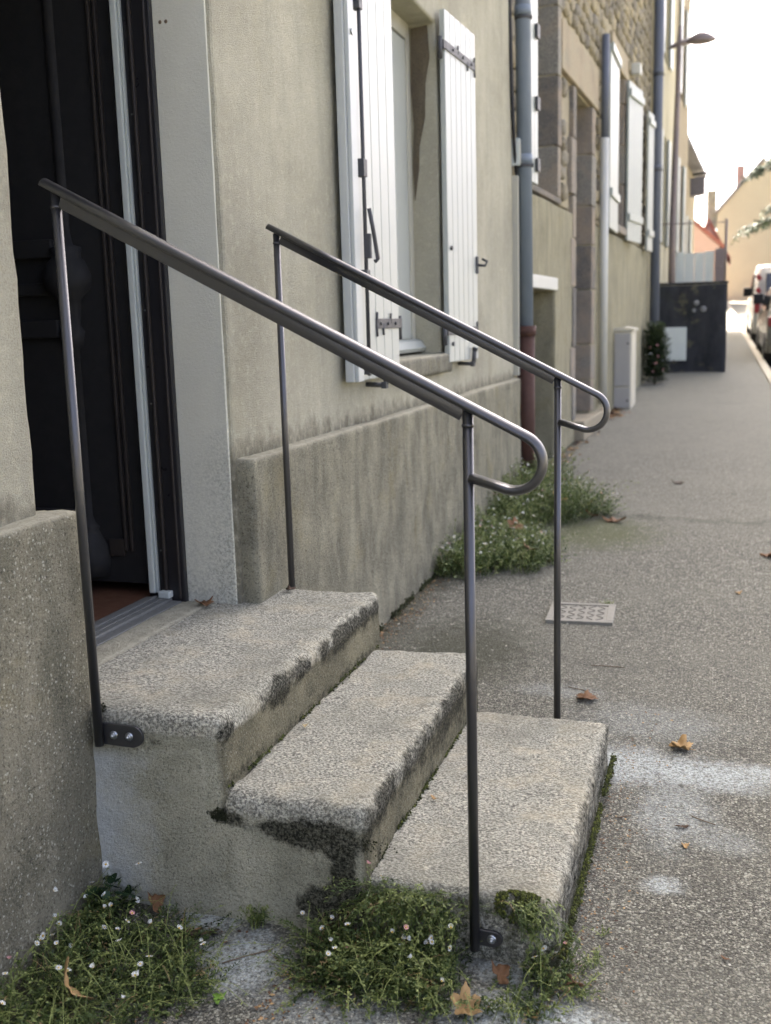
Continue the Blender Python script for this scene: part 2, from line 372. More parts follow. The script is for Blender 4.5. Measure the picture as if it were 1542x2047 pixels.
M['brick'] = plain('dull_brick', (140, 112, 108), .9, 0, .2, 16, .3)
M['pinkwall'] = plain('pinkish_render', (170, 140, 128), .9, 0, .1, 3, .2)
M['kerb'] = plain('sun_paled_kerb', (178, 168, 152), .9, 0, .12, 10, .3)  # kerb colour lightened to stand in for sunlight on it
M['fencewhite'] = plain('white_fence_panel', (196, 200, 198), .6, 0, .06, 6, .05)
M['lampgrey'] = plain('lamp_grey_paint', (120, 108, 108), .5, .2, .1, 12, .05)
M['carwhite'] = plain('white_car_paint', (176, 174, 172), .25, 0, .03, 4, .0)
M['carbeige'] = plain('silver_beige_car_paint', (120, 117, 112), .28, .2, .04, 4, .0)
M['red'] = plain('red_lens', (122, 26, 30), .3, 0, .05, 10, .0)
M['leaf'] = mat_leaf('fleabane_green', (32, 41, 22), (72, 88, 46), (142, 150, 90))
M['leafdry'] = mat_leaf('fleabane_dull_green', (36, 48, 26), (76, 94, 50), (142, 150, 96))
M['straw'] = mat_leaf('dead_straw', (70, 54, 40), (104, 84, 60), (150, 128, 92))
M['bush'] = mat_leaf('bush_green', (24, 34, 22), (52, 66, 42), (96, 108, 72))
M['needle'] = mat_leaf('conifer_green', (20, 34, 24), (34, 52, 34), (62, 76, 52), .7, False)
M['roundleaf'] = mat_leaf('dark_round_leaf', (24, 38, 26), (38, 58, 38), (60, 84, 52))
M['mossm'] = mat_leaf('moss_green', (28, 30, 14), (62, 68, 26), (108, 112, 48), .9, False)
M['petal'] = plain('white_petal', (238, 238, 240), .6, 0, .03, 5, 0)
M['petalpink'] = plain('pink_petal', (222, 160, 170), .6, 0, .08, 5, 0)
M['disc'] = plain('yellow_disc', (196, 160, 60), .8, 0, .2, 50, 0)
M['bark'] = plain('bark', (92, 76, 62), .9, 0, .3, 18, .5)
M['twig'] = plain('dry_twig', (112, 96, 80), .85, 0, .3, 30, .2)
def mat_dry(name, ca, cb):
    t = NT(name)
    c = t.mix(t.noise(30, 6, .65, t.obj), lin(ca), lin(cb))
    c = t.mix(t.rng(t.noise(90, 5, .7, t.obj), .55, .7, 0, .5), c, lin(tuple(int(v*.55) for v in ca)))
    return t.done(c, .75, t.bump(t.noise(120, 4, .6, t.obj), .4, .002), spec=.25)
M['dry_tan'] = mat_dry('dry_tan_leaf', (150, 118, 80), (184, 152, 108))
M['dry_brown'] = mat_dry('dry_brown_leaf', (92, 66, 48), (128, 94, 66))
M['dry_pale'] = mat_dry('dry_pale_leaf', (158, 138, 104), (190, 170, 132))
M['dry_dark'] = mat_dry('dry_dark_leaf', (66, 52, 44), (92, 74, 60))
M['green_bit'] = mat_dry('green_leaf_bit', (88, 122, 46), (122, 152, 66))

def mat_gravel():
    t = NT('aggregate_stones')
    c = t.ramp(t.attr('tint'), [(0, lin((70, 68, 66))), (.3, lin((112, 108, 104))), (.6, lin((146, 140, 132))), (.85, lin((184, 176, 164))), (1, lin((214, 208, 198)))])
    return t.done(c, .8, spec=.3)
M['gravel'] = mat_gravel()

# ------------------------------------------------------------------ object helpers
def tag(o, label=None, cat=None, group=None, kind=None):
    if label: o['label'] = label
    if cat: o['category'] = cat
    if group: o['group'] = group
    if kind: o['kind'] = kind
    return o

def empty(name, loc=(0, 0, 0), rz=0.0, label=None, cat=None, group=None):
    o = bpy.data.objects.new(name, None); o.empty_display_size = .1
    o.location = loc; o.rotation_euler = (0, 0, rz); col.objects.link(o)
    return tag(o, label, cat, group)

def link(name, me, mats, parent=None, smooth=False):
    if not isinstance(mats, (list, tuple)): mats = [mats]
    if not me.materials:
        for m in mats: me.materials.append(M[m] if isinstance(m, str) else m)
    if smooth:
        me.polygons.foreach_set('use_smooth', [True]*len(me.polygons))
    o = bpy.data.objects.new(name, me); col.objects.link(o)
    if parent is not None:
        o.parent = parent
        if parent.type == 'EMPTY' and parent.name not in LOCAL:   # parts written in world coordinates
            o.matrix_parent_inverse = (Matrix.Translation(parent.location) @ parent.rotation_euler.to_matrix().to_4x4()).inverted()
    return o
LOCAL = set()      # things whose parts are written in the thing's own coordinates

class MB:
    """collects boxes, tubes, prisms in one bmesh"""
    def __init__(s): s.bm = bmesh.new(); s.mi = 0
    def box(s, lo, hi, rot=None, bev=0.0):
        c = [(a+b)/2 for a, b in zip(lo, hi)]; d = [abs(b-a) for a, b in zip(lo, hi)]
        r = bmesh.ops.create_cube(s.bm, size=1.0)
        vs = r['verts']
        for v in vs: v.co = Vector((v.co.x*d[0], v.co.y*d[1], v.co.z*d[2]))
        if bev > 0:
            es = list({e for v in vs for e in v.link_edges})
            rr = bmesh.ops.bevel(s.bm, geom=es, offset=bev, segments=2, affect='EDGES', profile=.6)
            vs = list({v for f in rr['faces'] for v in f.verts} | {v for v in vs if v.is_valid})
        for v in vs:
            if rot is not None: v.co = rot @ v.co
            v.co += Vector(c)
        for f in {f for v in vs for f in v.link_faces}: f.material_index = s.mi
        return vs
    def tube(s, pts, r, n=10, closed_ends=True, radii=None):
        pts = [Vector(p) for p in pts]; rings = []
        up = None
        for i, p in enumerate(pts):
            d = (pts[min(i+1, len(pts)-1)] - pts[max(i-1, 0)]).normalized()
            if up is None:
                up = Vector((0, 0, 1)) if abs(d.z) < .9 else Vector((0, 1, 0))
            a = d.cross(up).normalized(); b = a.cross(d).normalized(); up = b
            rr = radii[i] if radii else r
            rings.append([s.bm.verts.new(p + a*math.cos(2*PI*k/n)*rr + b*math.sin(2*PI*k/n)*rr) for k in range(n)])
        for i in range(len(rings)-1):
            for k in range(n):
                f = s.bm.faces.new((rings[i][k], rings[i][(k+1) % n], rings[i+1][(k+1) % n], rings[i+1][k])); f.smooth = True; f.material_index = s.mi
        if closed_ends:
            for rg in (rings[0], rings[-1]):
                try: f = s.bm.faces.new(rg); f.material_index = s.mi
                except ValueError: pass
    def sweep(s, pts, prof, side):
        """profile (a along side, b along up) swept along pts lying in a plane with normal side"""
        pts = [Vector(p) for p in pts]; side = Vector(side); rings = []
        for i, p in enumerate(pts):
            d = (pts[min(i+1, len(pts)-1)] - pts[max(i-1, 0)]).normalized()
            u = side.cross(d).normalized()
            rings.append([s.bm.verts.new(p + side*a + u*b) for a, b in prof])
        n = len(prof)
        for i in range(len(rings)-1):
            for k in range(n):
                f = s.bm.faces.new((rings[i][k], rings[i][(k+1) % n], rings[i+1][(k+1) % n], rings[i+1][k])); f.smooth = True; f.material_index = s.mi
        for rg in (rings[0], rings[-1]):
            s.bm.faces.new(rg).material_index = s.mi
    def prism(s, poly, axis, a, b):
        """poly of 2D points, extruded along axis index from a to b"""
        def p3(p, t):
            q = list(p); q.insert(axis, t); return Vector(q)
        va = [s.bm.verts.new(p3(p, a)) for p in poly]; vb = [s.bm.verts.new(p3(p, b)) for p in poly]
        n = len(poly)
        for k in range(n):
            s.bm.faces.new((va[k], va[(k+1) % n], vb[(k+1) % n], vb[k])).material_index = s.mi
        s.bm.faces.new(va).material_index = s.mi; s.bm.faces.new(list(reversed(vb))).material_index = s.mi
    def lathe(s, prof, c, n=20, half=False):
        rings = []; c = Vector(c)
        for r, z in prof:
            rings.append([s.bm.verts.new(c + Vector((r*math.cos(2*PI*k/n), r*math.sin(2*PI*k/n), z))) for k in range(n)])
        for i in range(len(rings)-1):
            for k in range(n):
                f = s.bm.faces.new((rings[i][k], rings[i][(k+1) % n], rings[i+1][(k+1) % n], rings[i+1][k])); f.smooth = True; f.material_index = s.mi
        for rg in (rings[0], rings[-1]): s.bm.faces.new(rg).material_index = s.mi
    def mesh(s, name):
        bmesh.ops.recalc_face_normals(s.bm, faces=s.bm.faces)
        me = bpy.data.meshes.new(name); s.bm.to_mesh(me); s.bm.free(); return me
    def obj(s, name, mats, parent=None):
        return link(name, s.mesh(name), mats, parent)

def box(name, lo, hi, mat, parent=None, bev=0.0, rot=None):
    b = MB(); b.box(lo, hi, rot, bev); return b.obj(name, mat, parent)

def mesh_np(name, V, Fc, mats, parent=None, tint=None, smooth=False):
    me = bpy.data.meshes.new(name)
    me.from_pydata([tuple(v) for v in V], [], [tuple(f) for f in Fc]); me.update()
    if tint is not None:
        a = me.attributes.new('tint', 'FLOAT', 'POINT'); a.data.foreach_set('value', np.asarray(tint, dtype=np.float32))
    return link(name, me, mats, parent, smooth)

def fast_mesh(name, V, T, mats, parent=None, tint=None):
    """numpy arrays of vertices and triangles"""
    me = bpy.data.meshes.new(name); V = np.asarray(V, np.float32); T = np.asarray(T, np.int32)
    me.vertices.add(len(V)); me.vertices.foreach_set('co', V.ravel())
    me.loops.add(T.size); me.loops.foreach_set('vertex_index', T.ravel())
    me.polygons.add(len(T)); me.polygons.foreach_set('loop_start', np.arange(0, T.size, 3, dtype=np.int32))
    me.update(calc_edges=True); me.validate()
    if tint is not None:
        a = me.attributes.new('tint', 'FLOAT', 'POINT'); a.data.foreach_set('value', np.asarray(tint, np.float32))
    return link(name, me, mats, parent)

def nz(p, s=1.0):
    return mnoise.noise(Vector(p)*s)

GY = [-8, 1.5, 3.5, 7.6, 14, 20, 26, 60, 160]; GZ = [-.3, -.06, 0, .05, .26, .5, .77, 2.3, 6.5]
def gz(y): return float(np.interp(y, GY, GZ))

def wall_grid(name, org, ud, nd, ucuts, zcuts, holes, thick, mat, parent=None, amp=.004, bev=.012, jit=.004, bevseg=2):
    """a wall with rectangular openings: front sheet, reveals, back"""
    org = Vector(org); ud = Vector(ud); nd = Vector(nd)
    nu, nzc = len(ucuts), len(zcuts)
    def solid(i, j):
        if i < 0 or j < 0 or i >= nu-1 or j >= nzc-1: return False
        uc = (ucuts[i]+ucuts[i+1])/2; zc = (zcuts[j]+zcuts[j+1])/2
        return not any(a < uc < b and c < zc < d for a, b, c, d in holes)
    bm = bmesh.new(); F = {}; B = {}
    def fv(i, j):
        if (i, j) not in F:
            u, z = ucuts[i], zcuts[j]; q = (u*1.3, z*1.3, 3.1)
            du = nz((u*7, z*7, 5))*jit + nz((u*23, z*23, 9))*jit*.6
            dz = nz((u*7, z*7, 15))*jit
            F[i, j] = bm.verts.new(org + ud*(u+du) + Vector((0, 0, z+dz)) + nd*(nz(q)*amp*2 + nz((u*6, z*6, 1))*amp))
        return F[i, j]
    def bv(i, j):
        if (i, j) not in B: B[i, j] = bm.verts.new(org + ud*ucuts[i] + Vector((0, 0, zcuts[j])) - nd*thick)
        return B[i, j]
    for i in range(nu-1):
        for j in range(nzc-1):
            if not solid(i, j): continue
            bm.faces.new((fv(i, j), fv(i+1, j), fv(i+1, j+1), fv(i, j+1)))
            bm.faces.new((bv(i, j), bv(i, j+1), bv(i+1, j+1), bv(i+1, j)))
            for (a, b, c) in (((i, j), (i+1, j), (i, j-1)), ((i+1, j), (i+1, j+1), (i+1, j)), ((i+1, j+1), (i, j+1), (i, j+1)), ((i, j+1), (i, j), (i-1, j))):
                if not solid(*c): bm.faces.new((fv(*a), bv(*a), bv(*b), fv(*b)))
    bmesh.ops.recalc_face_normals(bm, faces=bm.faces)
    me = bpy.data.meshes.new(name); bm.to_mesh(me); bm.free()
    o = link(name, me, mat, parent)
    if bev > 0:
        md = o.modifiers.new('bevel', 'BEVEL'); md.width = bev; md.segments = bevseg; md.limit_method = 'ANGLE'; md.angle_limit = math.radians(40)
    return o

def cuts(a, b, step, extra=()):
    n = max(1, int(round((b-a)/step))); L = [a+(b-a)*k/n for k in range(n+1)]
    L = [x for x in L if all(abs(x-e) > step*.35 for e in extra)] + list(extra)
    return sorted(x for x in L if a-1e-6 <= x <= b+1e-6)

def rock_box(name, lo, hi, r, res, mat, parent, amp=.004, fine=.0015, stain=None, moss=None, seed=0.0, wear=0.0, cem=None):
    """rounded, pitted block with 'stain' and 'moss' masks per vertex"""
    lo = Vector(lo); hi = Vector(hi); d = hi-lo
    n = [max(3, int(round(d[k]/res))) for k in range(3)]
    idx = {}; V = []; Fc = []
    def vid(i, j, k):
        if (i, j, k) not in idx:
            idx[i, j, k] = len(V); V.append(Vector((lo.x+d.x*i/n[0], lo.y+d.y*j/n[1], lo.z+d.z*k/n[2])))
        return idx[i, j, k]
    for i in range(n[0]):
        for j in range(n[1]):
            Fc.append((vid(i, j, n[2]), vid(i+1, j, n[2]), vid(i+1, j+1, n[2]), vid(i, j+1, n[2])))
            Fc.append((vid(i, j, 0), vid(i, j+1, 0), vid(i+1, j+1, 0), vid(i+1, j, 0)))
        for k in range(n[2]):
            Fc.append((vid(i, 0, k), vid(i+1, 0, k), vid(i+1, 0, k+1), vid(i, 0, k+1)))
            Fc.append((vid(i, n[1], k), vid(i, n[1], k+1), vid(i+1, n[1], k+1), vid(i+1, n[1], k)))
    for j in range(n[1]):
        for k in range(n[2]):
            Fc.append((vid(0, j, k), vid(0, j, k+1), vid(0, j+1, k+1), vid(0, j+1, k)))
            Fc.append((vid(n[0], j, k), vid(n[0], j+1, k), vid(n[0], j+1, k+1), vid(n[0], j, k+1)))
    out = []; S = []; Mo = []
    for p in V:
        rr = r*(1 + .7*nz(p*3.1 + Vector((seed, 0, 0))) + .5*nz(p*11 + Vector((seed, 4, 0))))
        rr = max(.003, min(rr, min(d)*.45))
        inn = Vector([min(max(p[k], lo[k]+rr), hi[k]-rr) for k in range(3)])
        v = p-inn; nrm = v.normalized() if v.length > 1e-9 else Vector((0, 0, 1))
        q = inn + nrm*rr
        disp = amp*nz(q*5 + Vector((seed, 1, 2))) + amp*.6*nz(q*17 + Vector((seed, 7, 2))) + fine*nz(q*60 + Vector((seed, 3, 1))) + fine*nz(q*140)
        if wear: disp -= wear*max(0, nrm.z)*math.exp(-((q.y-(lo.y+hi.y)/2)/(.32*d.y))**2)*max(0, (q.x-lo.x)/d.x)
        q = q + nrm*disp
        out.append(q); S.append(stain(q, nrm) if stain else 0.0); Mo.append(moss(q, nrm) if moss else 0.0)
    me = bpy.data.meshes.new(name); me.from_pydata([tuple(v) for v in out], [], Fc); me.update()
    C_ = [cem(q, q) if cem else 0.0 for q in out]
    for nm, arr in (('stain', S), ('moss', Mo), ('cem', C_)):
        a = me.attributes.new(nm, 'FLOAT', 'POINT'); a.data.foreach_set('value', np.asarray(arr, np.float32))
    return link(name, me, mat, parent, True)

# ================================================================== GROUND
def sheet(name, xs_of_y, ys, mat, z_of, nx=14, label=None, crown=0.0):
    V = []; Fc = []
    for y in ys:
        a, b = xs_of_y(y)
        for i in range(nx+1):
            x = a+(b-a)*i/nx
            V.append((x, y, z_of(x, y)))
    m = nx+1
    for j in range(len(ys)-1):
        for i in range(nx):
            Fc.append((j*m+i, j*m+i+1, (j+1)*m+i+1, (j+1)*m+i))
    o = mesh_np(name, V, Fc, mat, None, None, True); tag(o, label, None, None, 'structure'); return o

def kerb_x(y): return .95 - .0178*(y-1)
def house_x(y): return -1.75 if y < 8 else -1.95 + .0384*(y-8)
ys_near = [-6, -2, 0, 1] + [1.2+.08*k for k in range(90)] + [8.5+.5*k for k in range(50)] + [34, 40, 50, 62]
def pav_z(x, y):
    return gz(y) + .010*nz((x*1.7, y*.9, 2)) + .004*nz((x*6, y*5, 7)) - .012*(x+1.45)
pavement = sheet('pavement', lambda y: (house_x(y), kerb_x(y)), ys_near, 'asphalt', pav_z, 30)
tag(pavement, 'grey gravelly asphalt pavement running along the house fronts')
ROADY = [-8, 0, 8, 14, 20, 26, 34, 45, 62, 90]
road = sheet('road', lambda y: (kerb_x(y)+.13, kerb_x(y)+7), ROADY, 'road', lambda x, y: gz(y)-.15, 6)
tag(road, 'asphalt road rising away beside the kerb')
kb = MB(); yk = [-4+k*.98 for k in range(72)]; prev = None
for y_ in yk:
    x_, z_ = kerb_x(y_), gz(y_)-.004
    ring = [kb.bm.verts.new(p) for p in ((x_-.002, y_, z_-.3), (x_-.002, y_, z_), (x_+.115, y_, z_+.002), (x_+.135, y_, z_-.018), (x_+.142, y_, z_-.3))]
    if prev:
        for q in range(4): kb.bm.faces.new((prev[q], prev[q+1], ring[q+1], ring[q]))
    prev = ring
kerb = kb.obj('kerb', 'kerb'); tag(kerb, 'stone kerb between pavement and road, coloured pale for sunlight', None, None, 'structure')
gb = sheet('ground', lambda y: (-400, 400), [-300, -40, -8, 1.5, 8, 20, 30, 62, 160, 900], 'road', lambda x, y: gz(y)-.5, 4)
tag(gb, 'ground spreading under the town to the horizon')

# ================================================================== NEAR HOUSE
house = empty('rendered_house', (-1.5, 3.0, 0), 0, 'grey-beige cement rendered house with dark open doorway and white shutters', 'house')
DOOR = (2.02, 3.045, -1.0, 2.78); WIN = (4.80, 5.70, 1.17, 2.92)
uc = cuts(-6, 7.82, .25, [2.02, 3.045, 4.80, 5.70]); zc = cuts(-.4, 7.6, .055, [1.17, 2.92, 2.78])
wall_grid('wall', (-1.5, 0, 0), (0, 1, 0), (1, 0, 0), uc, zc, [DOOR, WIN], .30, 'render', house, .004, .013, .005)
hb = MB()
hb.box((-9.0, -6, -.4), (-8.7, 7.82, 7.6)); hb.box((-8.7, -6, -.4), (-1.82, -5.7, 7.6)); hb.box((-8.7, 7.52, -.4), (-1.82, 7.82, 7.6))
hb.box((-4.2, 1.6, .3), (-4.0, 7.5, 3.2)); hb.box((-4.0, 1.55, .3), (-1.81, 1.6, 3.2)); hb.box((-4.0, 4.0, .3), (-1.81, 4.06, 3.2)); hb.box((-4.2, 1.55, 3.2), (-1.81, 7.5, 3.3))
hb.obj('light_block_shell', 'dark', house)  # unseen rear and end walls added to block the sun; room closed to stay dark
rb = MB(); rb.prism([(-9.4, 7.55), (-1.2, 7.55), (-1.2, 7.65), (-5.3, 10.4), (-9.4, 7.65)], 1, -6.2, 7.9); rb.obj('roof', 'slate', house)  # roof out of view, added to keep the sun off the pavement
fb = MB(); fb.box((-4.0, 1.61, .30), (-1.835, 3.99, .470)); fb.obj('floor', 'tile', house)

def pl_stain(q, n): return 0
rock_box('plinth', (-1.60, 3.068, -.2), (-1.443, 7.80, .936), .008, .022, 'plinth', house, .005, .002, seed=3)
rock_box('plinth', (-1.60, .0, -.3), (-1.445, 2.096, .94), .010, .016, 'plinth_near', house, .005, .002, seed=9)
box('door_reveal', (-1.692, 3.036, .2), (-1.514, 3.06, 2.77), 'reveal', house, .002)
box('door_reveal', (-1.692, 2.00, .2), (-1.514, 2.028, 2.77), 'reveal', house, .002)

# door frame, open leaf, threshold
df = MB()
df.box((-1.752, 3.016, .455), (-1.690, 3.075, 2.78), None, .004)
df.box((-1.832, 3.028, .47), (-1.752, 3.08, 2.78), None, .003)
df.box((-1.83, 1.99, .455), (-1.690, 2.045, 2.78), None, .004)
df.box((-1.83, 2.04, 2.70), (-1.690, 3.02, 2.78), None, .004)
dfo = df.obj('door_frame', 'blackwood', house)
b = MB(); b.box((-1.762, 3.006, .47), (-1.7525, 3.05, 2.70), None, .003); b.box((-1.712, 3.010, .47), (-1.704, 3.03, 2.70), None, .003); b.obj('bead', 'brownline', dfo)
b = MB(); b.box((-1.822, 3.008, .485), (-1.800, 3.0285, 2.70), None, .004); b.box((-1.7985, 3.014, .485), (-1.790, 3.0285, 2.70), None, .003); b.obj('weather_strip', 'pvc_grey', dfo)
for zz in (.63, 1.12, 1.42, 2.02):
    b = MB(); b.lathe([(.0035, 0), (.003, .002), (.0001, .003)], (0, 0, 0), 8)
    o = b.obj('screw', 'alu', dfo); o.rotation_euler = (PI/2, 0, 0); o.location = (-1.777, 3.026, zz)
rock_box('threshold_bed', (-1.71, 2.05, .40), (-1.60, 3.034, .4625), .006, .018, 'sillcement', house, .002, .001, seed=77)
box('shoe', (-1.776, 2.985, .475), (-1.735, 3.016, .498), 'pvc_grey', dfo, .004)
leaf = MB(); leaf.box((-2.72, 3.05, .505), (-1.850, 3.105, 2.69), None, .004)
leafo = leaf.obj('door', 'doorwood', house)
b = MB()
for x in (-1.895, -1.918): b.box((x-.006, 3.036, .62), (x+.006, 3.0505, 2.6), None, .004)
b.box((-1.985, 3.040, .60), (-1.925, 3.0505, .66), None, .004)
b.obj('moulding', 'brownline', leafo)
b = MB()
b.lathe([(.03, .52), (.075, .53), (.085, .58), (.08, .63), (.055, .67), (.045, .69), (.05, .70), (.035, .715), (.026, .74), (.026, 1.30), (.04, 1.31), (.05, 1.36), (.035, 1.38), (.045, 1.46), (.085, 1.50),
         (.09, 1.54), (.07, 1.585), (.055, 1.60), (.06, 1.63), (.03, 1.64), (.022, 1.68), (.022, 2.5), (.06, 2.55), (.06, 2.62)], (-2.07, 3.06, 0), 24)
b.obj('carved_column', 'doorwood', leafo)
for z0, z1 in ((1.34, 1.40), (1.48, 1.52), (1.60, 1.66), (.70, .76)): box('carved_rail', (-2.70, 3.025, z0), (-2.11, 3.0505, z1), 'doorwood', leafo, .006)
b = MB(); b.box((-1.834, 2.05, .44), (-1.735, 3.008, .474), None, .004); b.box((-1.80, 2.05, .474), (-1.785, 3.0, .480), None, .002); b.box((-1.765, 2.05, .474), (-1.757, 3.0, .478), None, .002); b.box((-1.735, 2.05, .44), (-1.70, 3.006, .466), None, .003)
b.obj('threshold', 'alu', house)

# window
wf = MB()
wf.box((-1.70, 5.64, 1.22), (-1.645, 5.74, 2.95), None, .004); wf.box((-1.70, 4.76, 1.22), (-1.645, 4.86, 2.95), None, .004)
wf.box((-1.70, 4.86, 2.84), (-1.645, 5.64, 2.95), None, .004)
wfo = wf.obj('window', 'pvc', house)
b = MB()
for y0, y1 in ((5.405, 5.637), (5.255, 5.335), (4.863, 4.95), (5.168, 5.248)): b.box((-1.69, y0, 1.275), (-1.652, y1, 2.832), None, .006)
for y0, y1 in ((5.337, 5.403), (4.952, 5.166)):
    b.box((-1.688, y0, 1.275), (-1.654, y1, 1.36), None, .005); b.box((-1.688, y0, 2.75), (-1.654, y1, 2.832), None, .005)
b.obj('sash', 'white', wfo)
for y0, y1 in ((5.33, 5.41), (4.945, 5.17)): box('pane', (-1.675, y0, 1.35), (-1.670, y1, 2.76), 'glass', wfo)
b = MB()
V = []; Fc = []
for k in range(61):
    y = 4.87+.77*k/60; x = -1.75+.014*math.sin(k*1.1)+.006*math.sin(k*2.7)
    V += [(x, y, 1.26), (x, y, 2.83)]
for k in range(60): Fc.append((2*k, 2*k+2, 2*k+3, 2*k+1))
b.bm.free(); cur = mesh_np('curtain', V, Fc, 'pvc', wfo, None, True)
cur.modifiers.new('thick', 'SOLIDIFY').thickness = .002
b = MB(); b.prism([(-1.70, 1.205), (-1.598, 1.205), (-1.585, 1.225), (-1.61, 1.262), (-1.64, 1.272), (-1.70, 1.272)], 1, 4.802, 5.698); b.obj('weather_sill', 'white', wfo)
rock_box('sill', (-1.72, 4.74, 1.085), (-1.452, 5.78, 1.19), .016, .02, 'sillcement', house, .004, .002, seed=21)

pp = [(-1.635, 2.90), (-1.545, 2.91), (-1.535, 2.75), (-1.56, 2.62), (-1.565, 2.45), (-1.60, 2.30), (-1.605, 2.18), (-1.63, 2.02), (-1.638, 2.2), (-1.628, 2.4), (-1.64, 2.6)]
b = MB(); b.prism(pp, 1, 5.6935, 5.71); b.obj('bare_patch', 'patch', house)
# shutters of the near house
def shutter(yh, width, sgn, ang, z0, z1, xf, nb, worn, name_parent, hinge_side=1):
    """hinge line at yh; boards run from the hinge towards sgn*Y; turned ang out of the wall plane"""
    sh = empty('shutter', (xf, yh, z0)); sh.parent = name_parent
    sh.matrix_parent_inverse = Matrix.Translation(name_parent.location).inverted()
    sh.rotation_euler = (0, 0, ang); LOCAL.add(sh.name)
    return sh
def board_set(sh, sgn, width, H, nb, th=.03, first=None):
    bw = width/nb
    for k in range(nb):
        b = MB(); a = sgn*k*bw; c = sgn*((k+1)*bw-.0035)
        b.box((-th, min(a, c), 0), (0, max(a, c), H), None, .0042)
        b.obj('board', first if (first and k == nb-1) else 'white', sh)
def strap(sh, sgn, z, L, mat='iron'):
    b = MB(); a, c = -sgn*.035, sgn*L
    b.box((.001, min(0, c), z-.022), (.007, max(0, c), z+.022), None, .002)
    b.box((-.030, min(a, -sgn*.002), z-.022), (.007, max(a, -sgn*.002), z+.022), None, .003)
    b.tube([(-.012, -sgn*.045, z-.075), (-.012, -sgn*.045, z+.035)], .013, 10)
    for q in (.22, .55, .85):
        b.tube([(.006, c*q, z), (.014, c*q, z)], .008, 8)
    for q, dz in ((.4, .045), (.72, -.05), (.97, .05), (.98, -.055)):
        b.tube([(.004, c*q, z), (.006, c*q, z+dz)], .005, 6)
    b.obj('strap_hinge', mat, sh)
# right-hand shutter
SR = shutter(5.69, .58, 1, -math.radians(3.2), 1.14, 2.98, -1.448, 5, False, house)
board_set(SR, 1, .58, 1.84, 6)
strap(SR, 1, 1.66, .56); strap(SR, 1, .17, .56)
for zz in (.10, .62):
    b = MB(); b.tube([(.001, .05, zz), (.012, .05, zz)], .012, 10); b.obj('bolt', 'iron', SR)
b = MB(); b.box((.001, .54, .50), (.012, .57, .60), None, .003); b.tube([(.01, .56, .55), (.05, .57, .545), (.06, .575, .57), (.03, .58, .585)], .008, 8); b.obj('latch', 'iron', SR)
# left-hand shutter
SL = shutter(4.745, .69, -1, math.radians(.6), 1.125, 3.05, -1.450, 6, True, house)
board_set(SL, -1, .585, 1.925, 5)
b = MB(); b.box((-.032, -.685, 0), (.004, -.590, 1.925), None, .004); b.obj('board', 'white_worn', SL)
b = MB(); b.box((.0045, -.672, .0), (.022, -.60, 1.925), None, .004); b.obj('batten', 'white_worn', SL)
strap(SL, -1, .235, .36)
b = MB(); b.tube([(.026, -.545, .02), (.026, -.545, 1.90)], .0085, 10)
for z in (.06, .42, .86, 1.5): b.box((.002, -.568, z-.035), (.036, -.522, z+.035), None, .003)
b.box((.02, -.556, .50), (.05, -.534, .60), None, .004)
b.tube([(.045, -.545, .70), (.055, -.53, .62), (.06, -.49, .50), (.05, -.50, .49)], .009, 8)
b.obj('espagnolette', 'iron', SL)
b = MB(); b.tube([(.022, -.635, 1.36), (.030, -.635, 1.36)], .012, 10); b.obj('knob', 'steel', SL)
# shutter stays
def stay(y, z):
    b = MB(); b.tube([(-1.50, y, z), (-1.405, y, z-.004)], .011, 8); b.box((-1.425, y-.02, z-.018), (-1.40, y+.015, z+.012), None, .004)
    b.tube([(-1.408, y, z), (-1.404, y+.012, z+.075)], .013, 8); b.tube([(-1.404, y+.012, z+.075), (-1.40, y+.016, z+.09)], .018, 8)
    return b.obj('shutter_stay', 'iron', house)
stay(4.39, 1.098); stay(6.10, 1.118)
# drilled holes in the reveal: two small plugs
for x in (-1.665, -1.645):
    b = MB(); b.lathe([(.006, 0), (.0045, .001), (.001, .0012)], (0, 0, 0), 8); o = b.obj('wall_plug', 'twig', house)
    o.matrix_parent_inverse = Matrix.Translation(house.location).inverted(); o.rotation_euler = (PI/2, 0, 0); o.location = (x, 3.0355, 2.28)

# ================================================================== STEPS
steps = empty('stone_steps', (-.9, 2.7, 0), 0, 'three worn granite steps with lichen-blackened edges leading up to the doorway', 'steps')
def g2(a, b, s): return math.exp(-(a*a+b*b)/(s*s))
def e2(q, x0, z0, sx, sz): return math.exp(-((q.x-x0)/sx)**2-((q.z-z0)/sz)**2)
def sside(q):
    a = 1.9*e2(q, -.85, .195, .095, .036) + 1.6*e2(q, -.80, .12, .030, .06) + 1.8*e2(q, -.825, .025, .085, .050) + 1.3*e2(q, -1.10, .215, .045, .018) + .9*e2(q, -.97, .20, .10, .020)
    a += .9*e2(q, -1.43, .44, .03, .03) + .55*math.exp(-((q.z-.385)/.014)**2)*(q.x > -1.36)*(.6+.6*nz((q.x*14, 1, 1)))
    return min(1.4, a)
def st3(q, n):
    fx = max(0, n.x)*(1.25*math.exp(-((q.z-.415)/.035)**2)*max(0, .45+1.3*nz((q.y*4.3, 1, 1))+.6*nz((q.y*13, 2, 1))+.2*(q.y > 2.6)) + .24 + .35*math.exp(-((q.z-.285)/.02)**2))
    return max(fx, sside(q) if n.y < -.4 else 0)
def st2(q, n):
    fx = max(0, n.x)*(.50 + .45*nz((q.y*3.5, q.z*8, 3)) + .75*math.exp(-((q.z-.235)/.045)**2)*max(0, .5+1.3*nz((q.y*4.3, 2, 7))+.6*nz((q.y*13, 2, 5))) - .35*max(0, 2.3-q.y))
    return max(fx, sside(q) if n.y < -.4 else 0)
def st1(q, n): return max(.66*max(0, n.x), .42*max(0, -n.y))
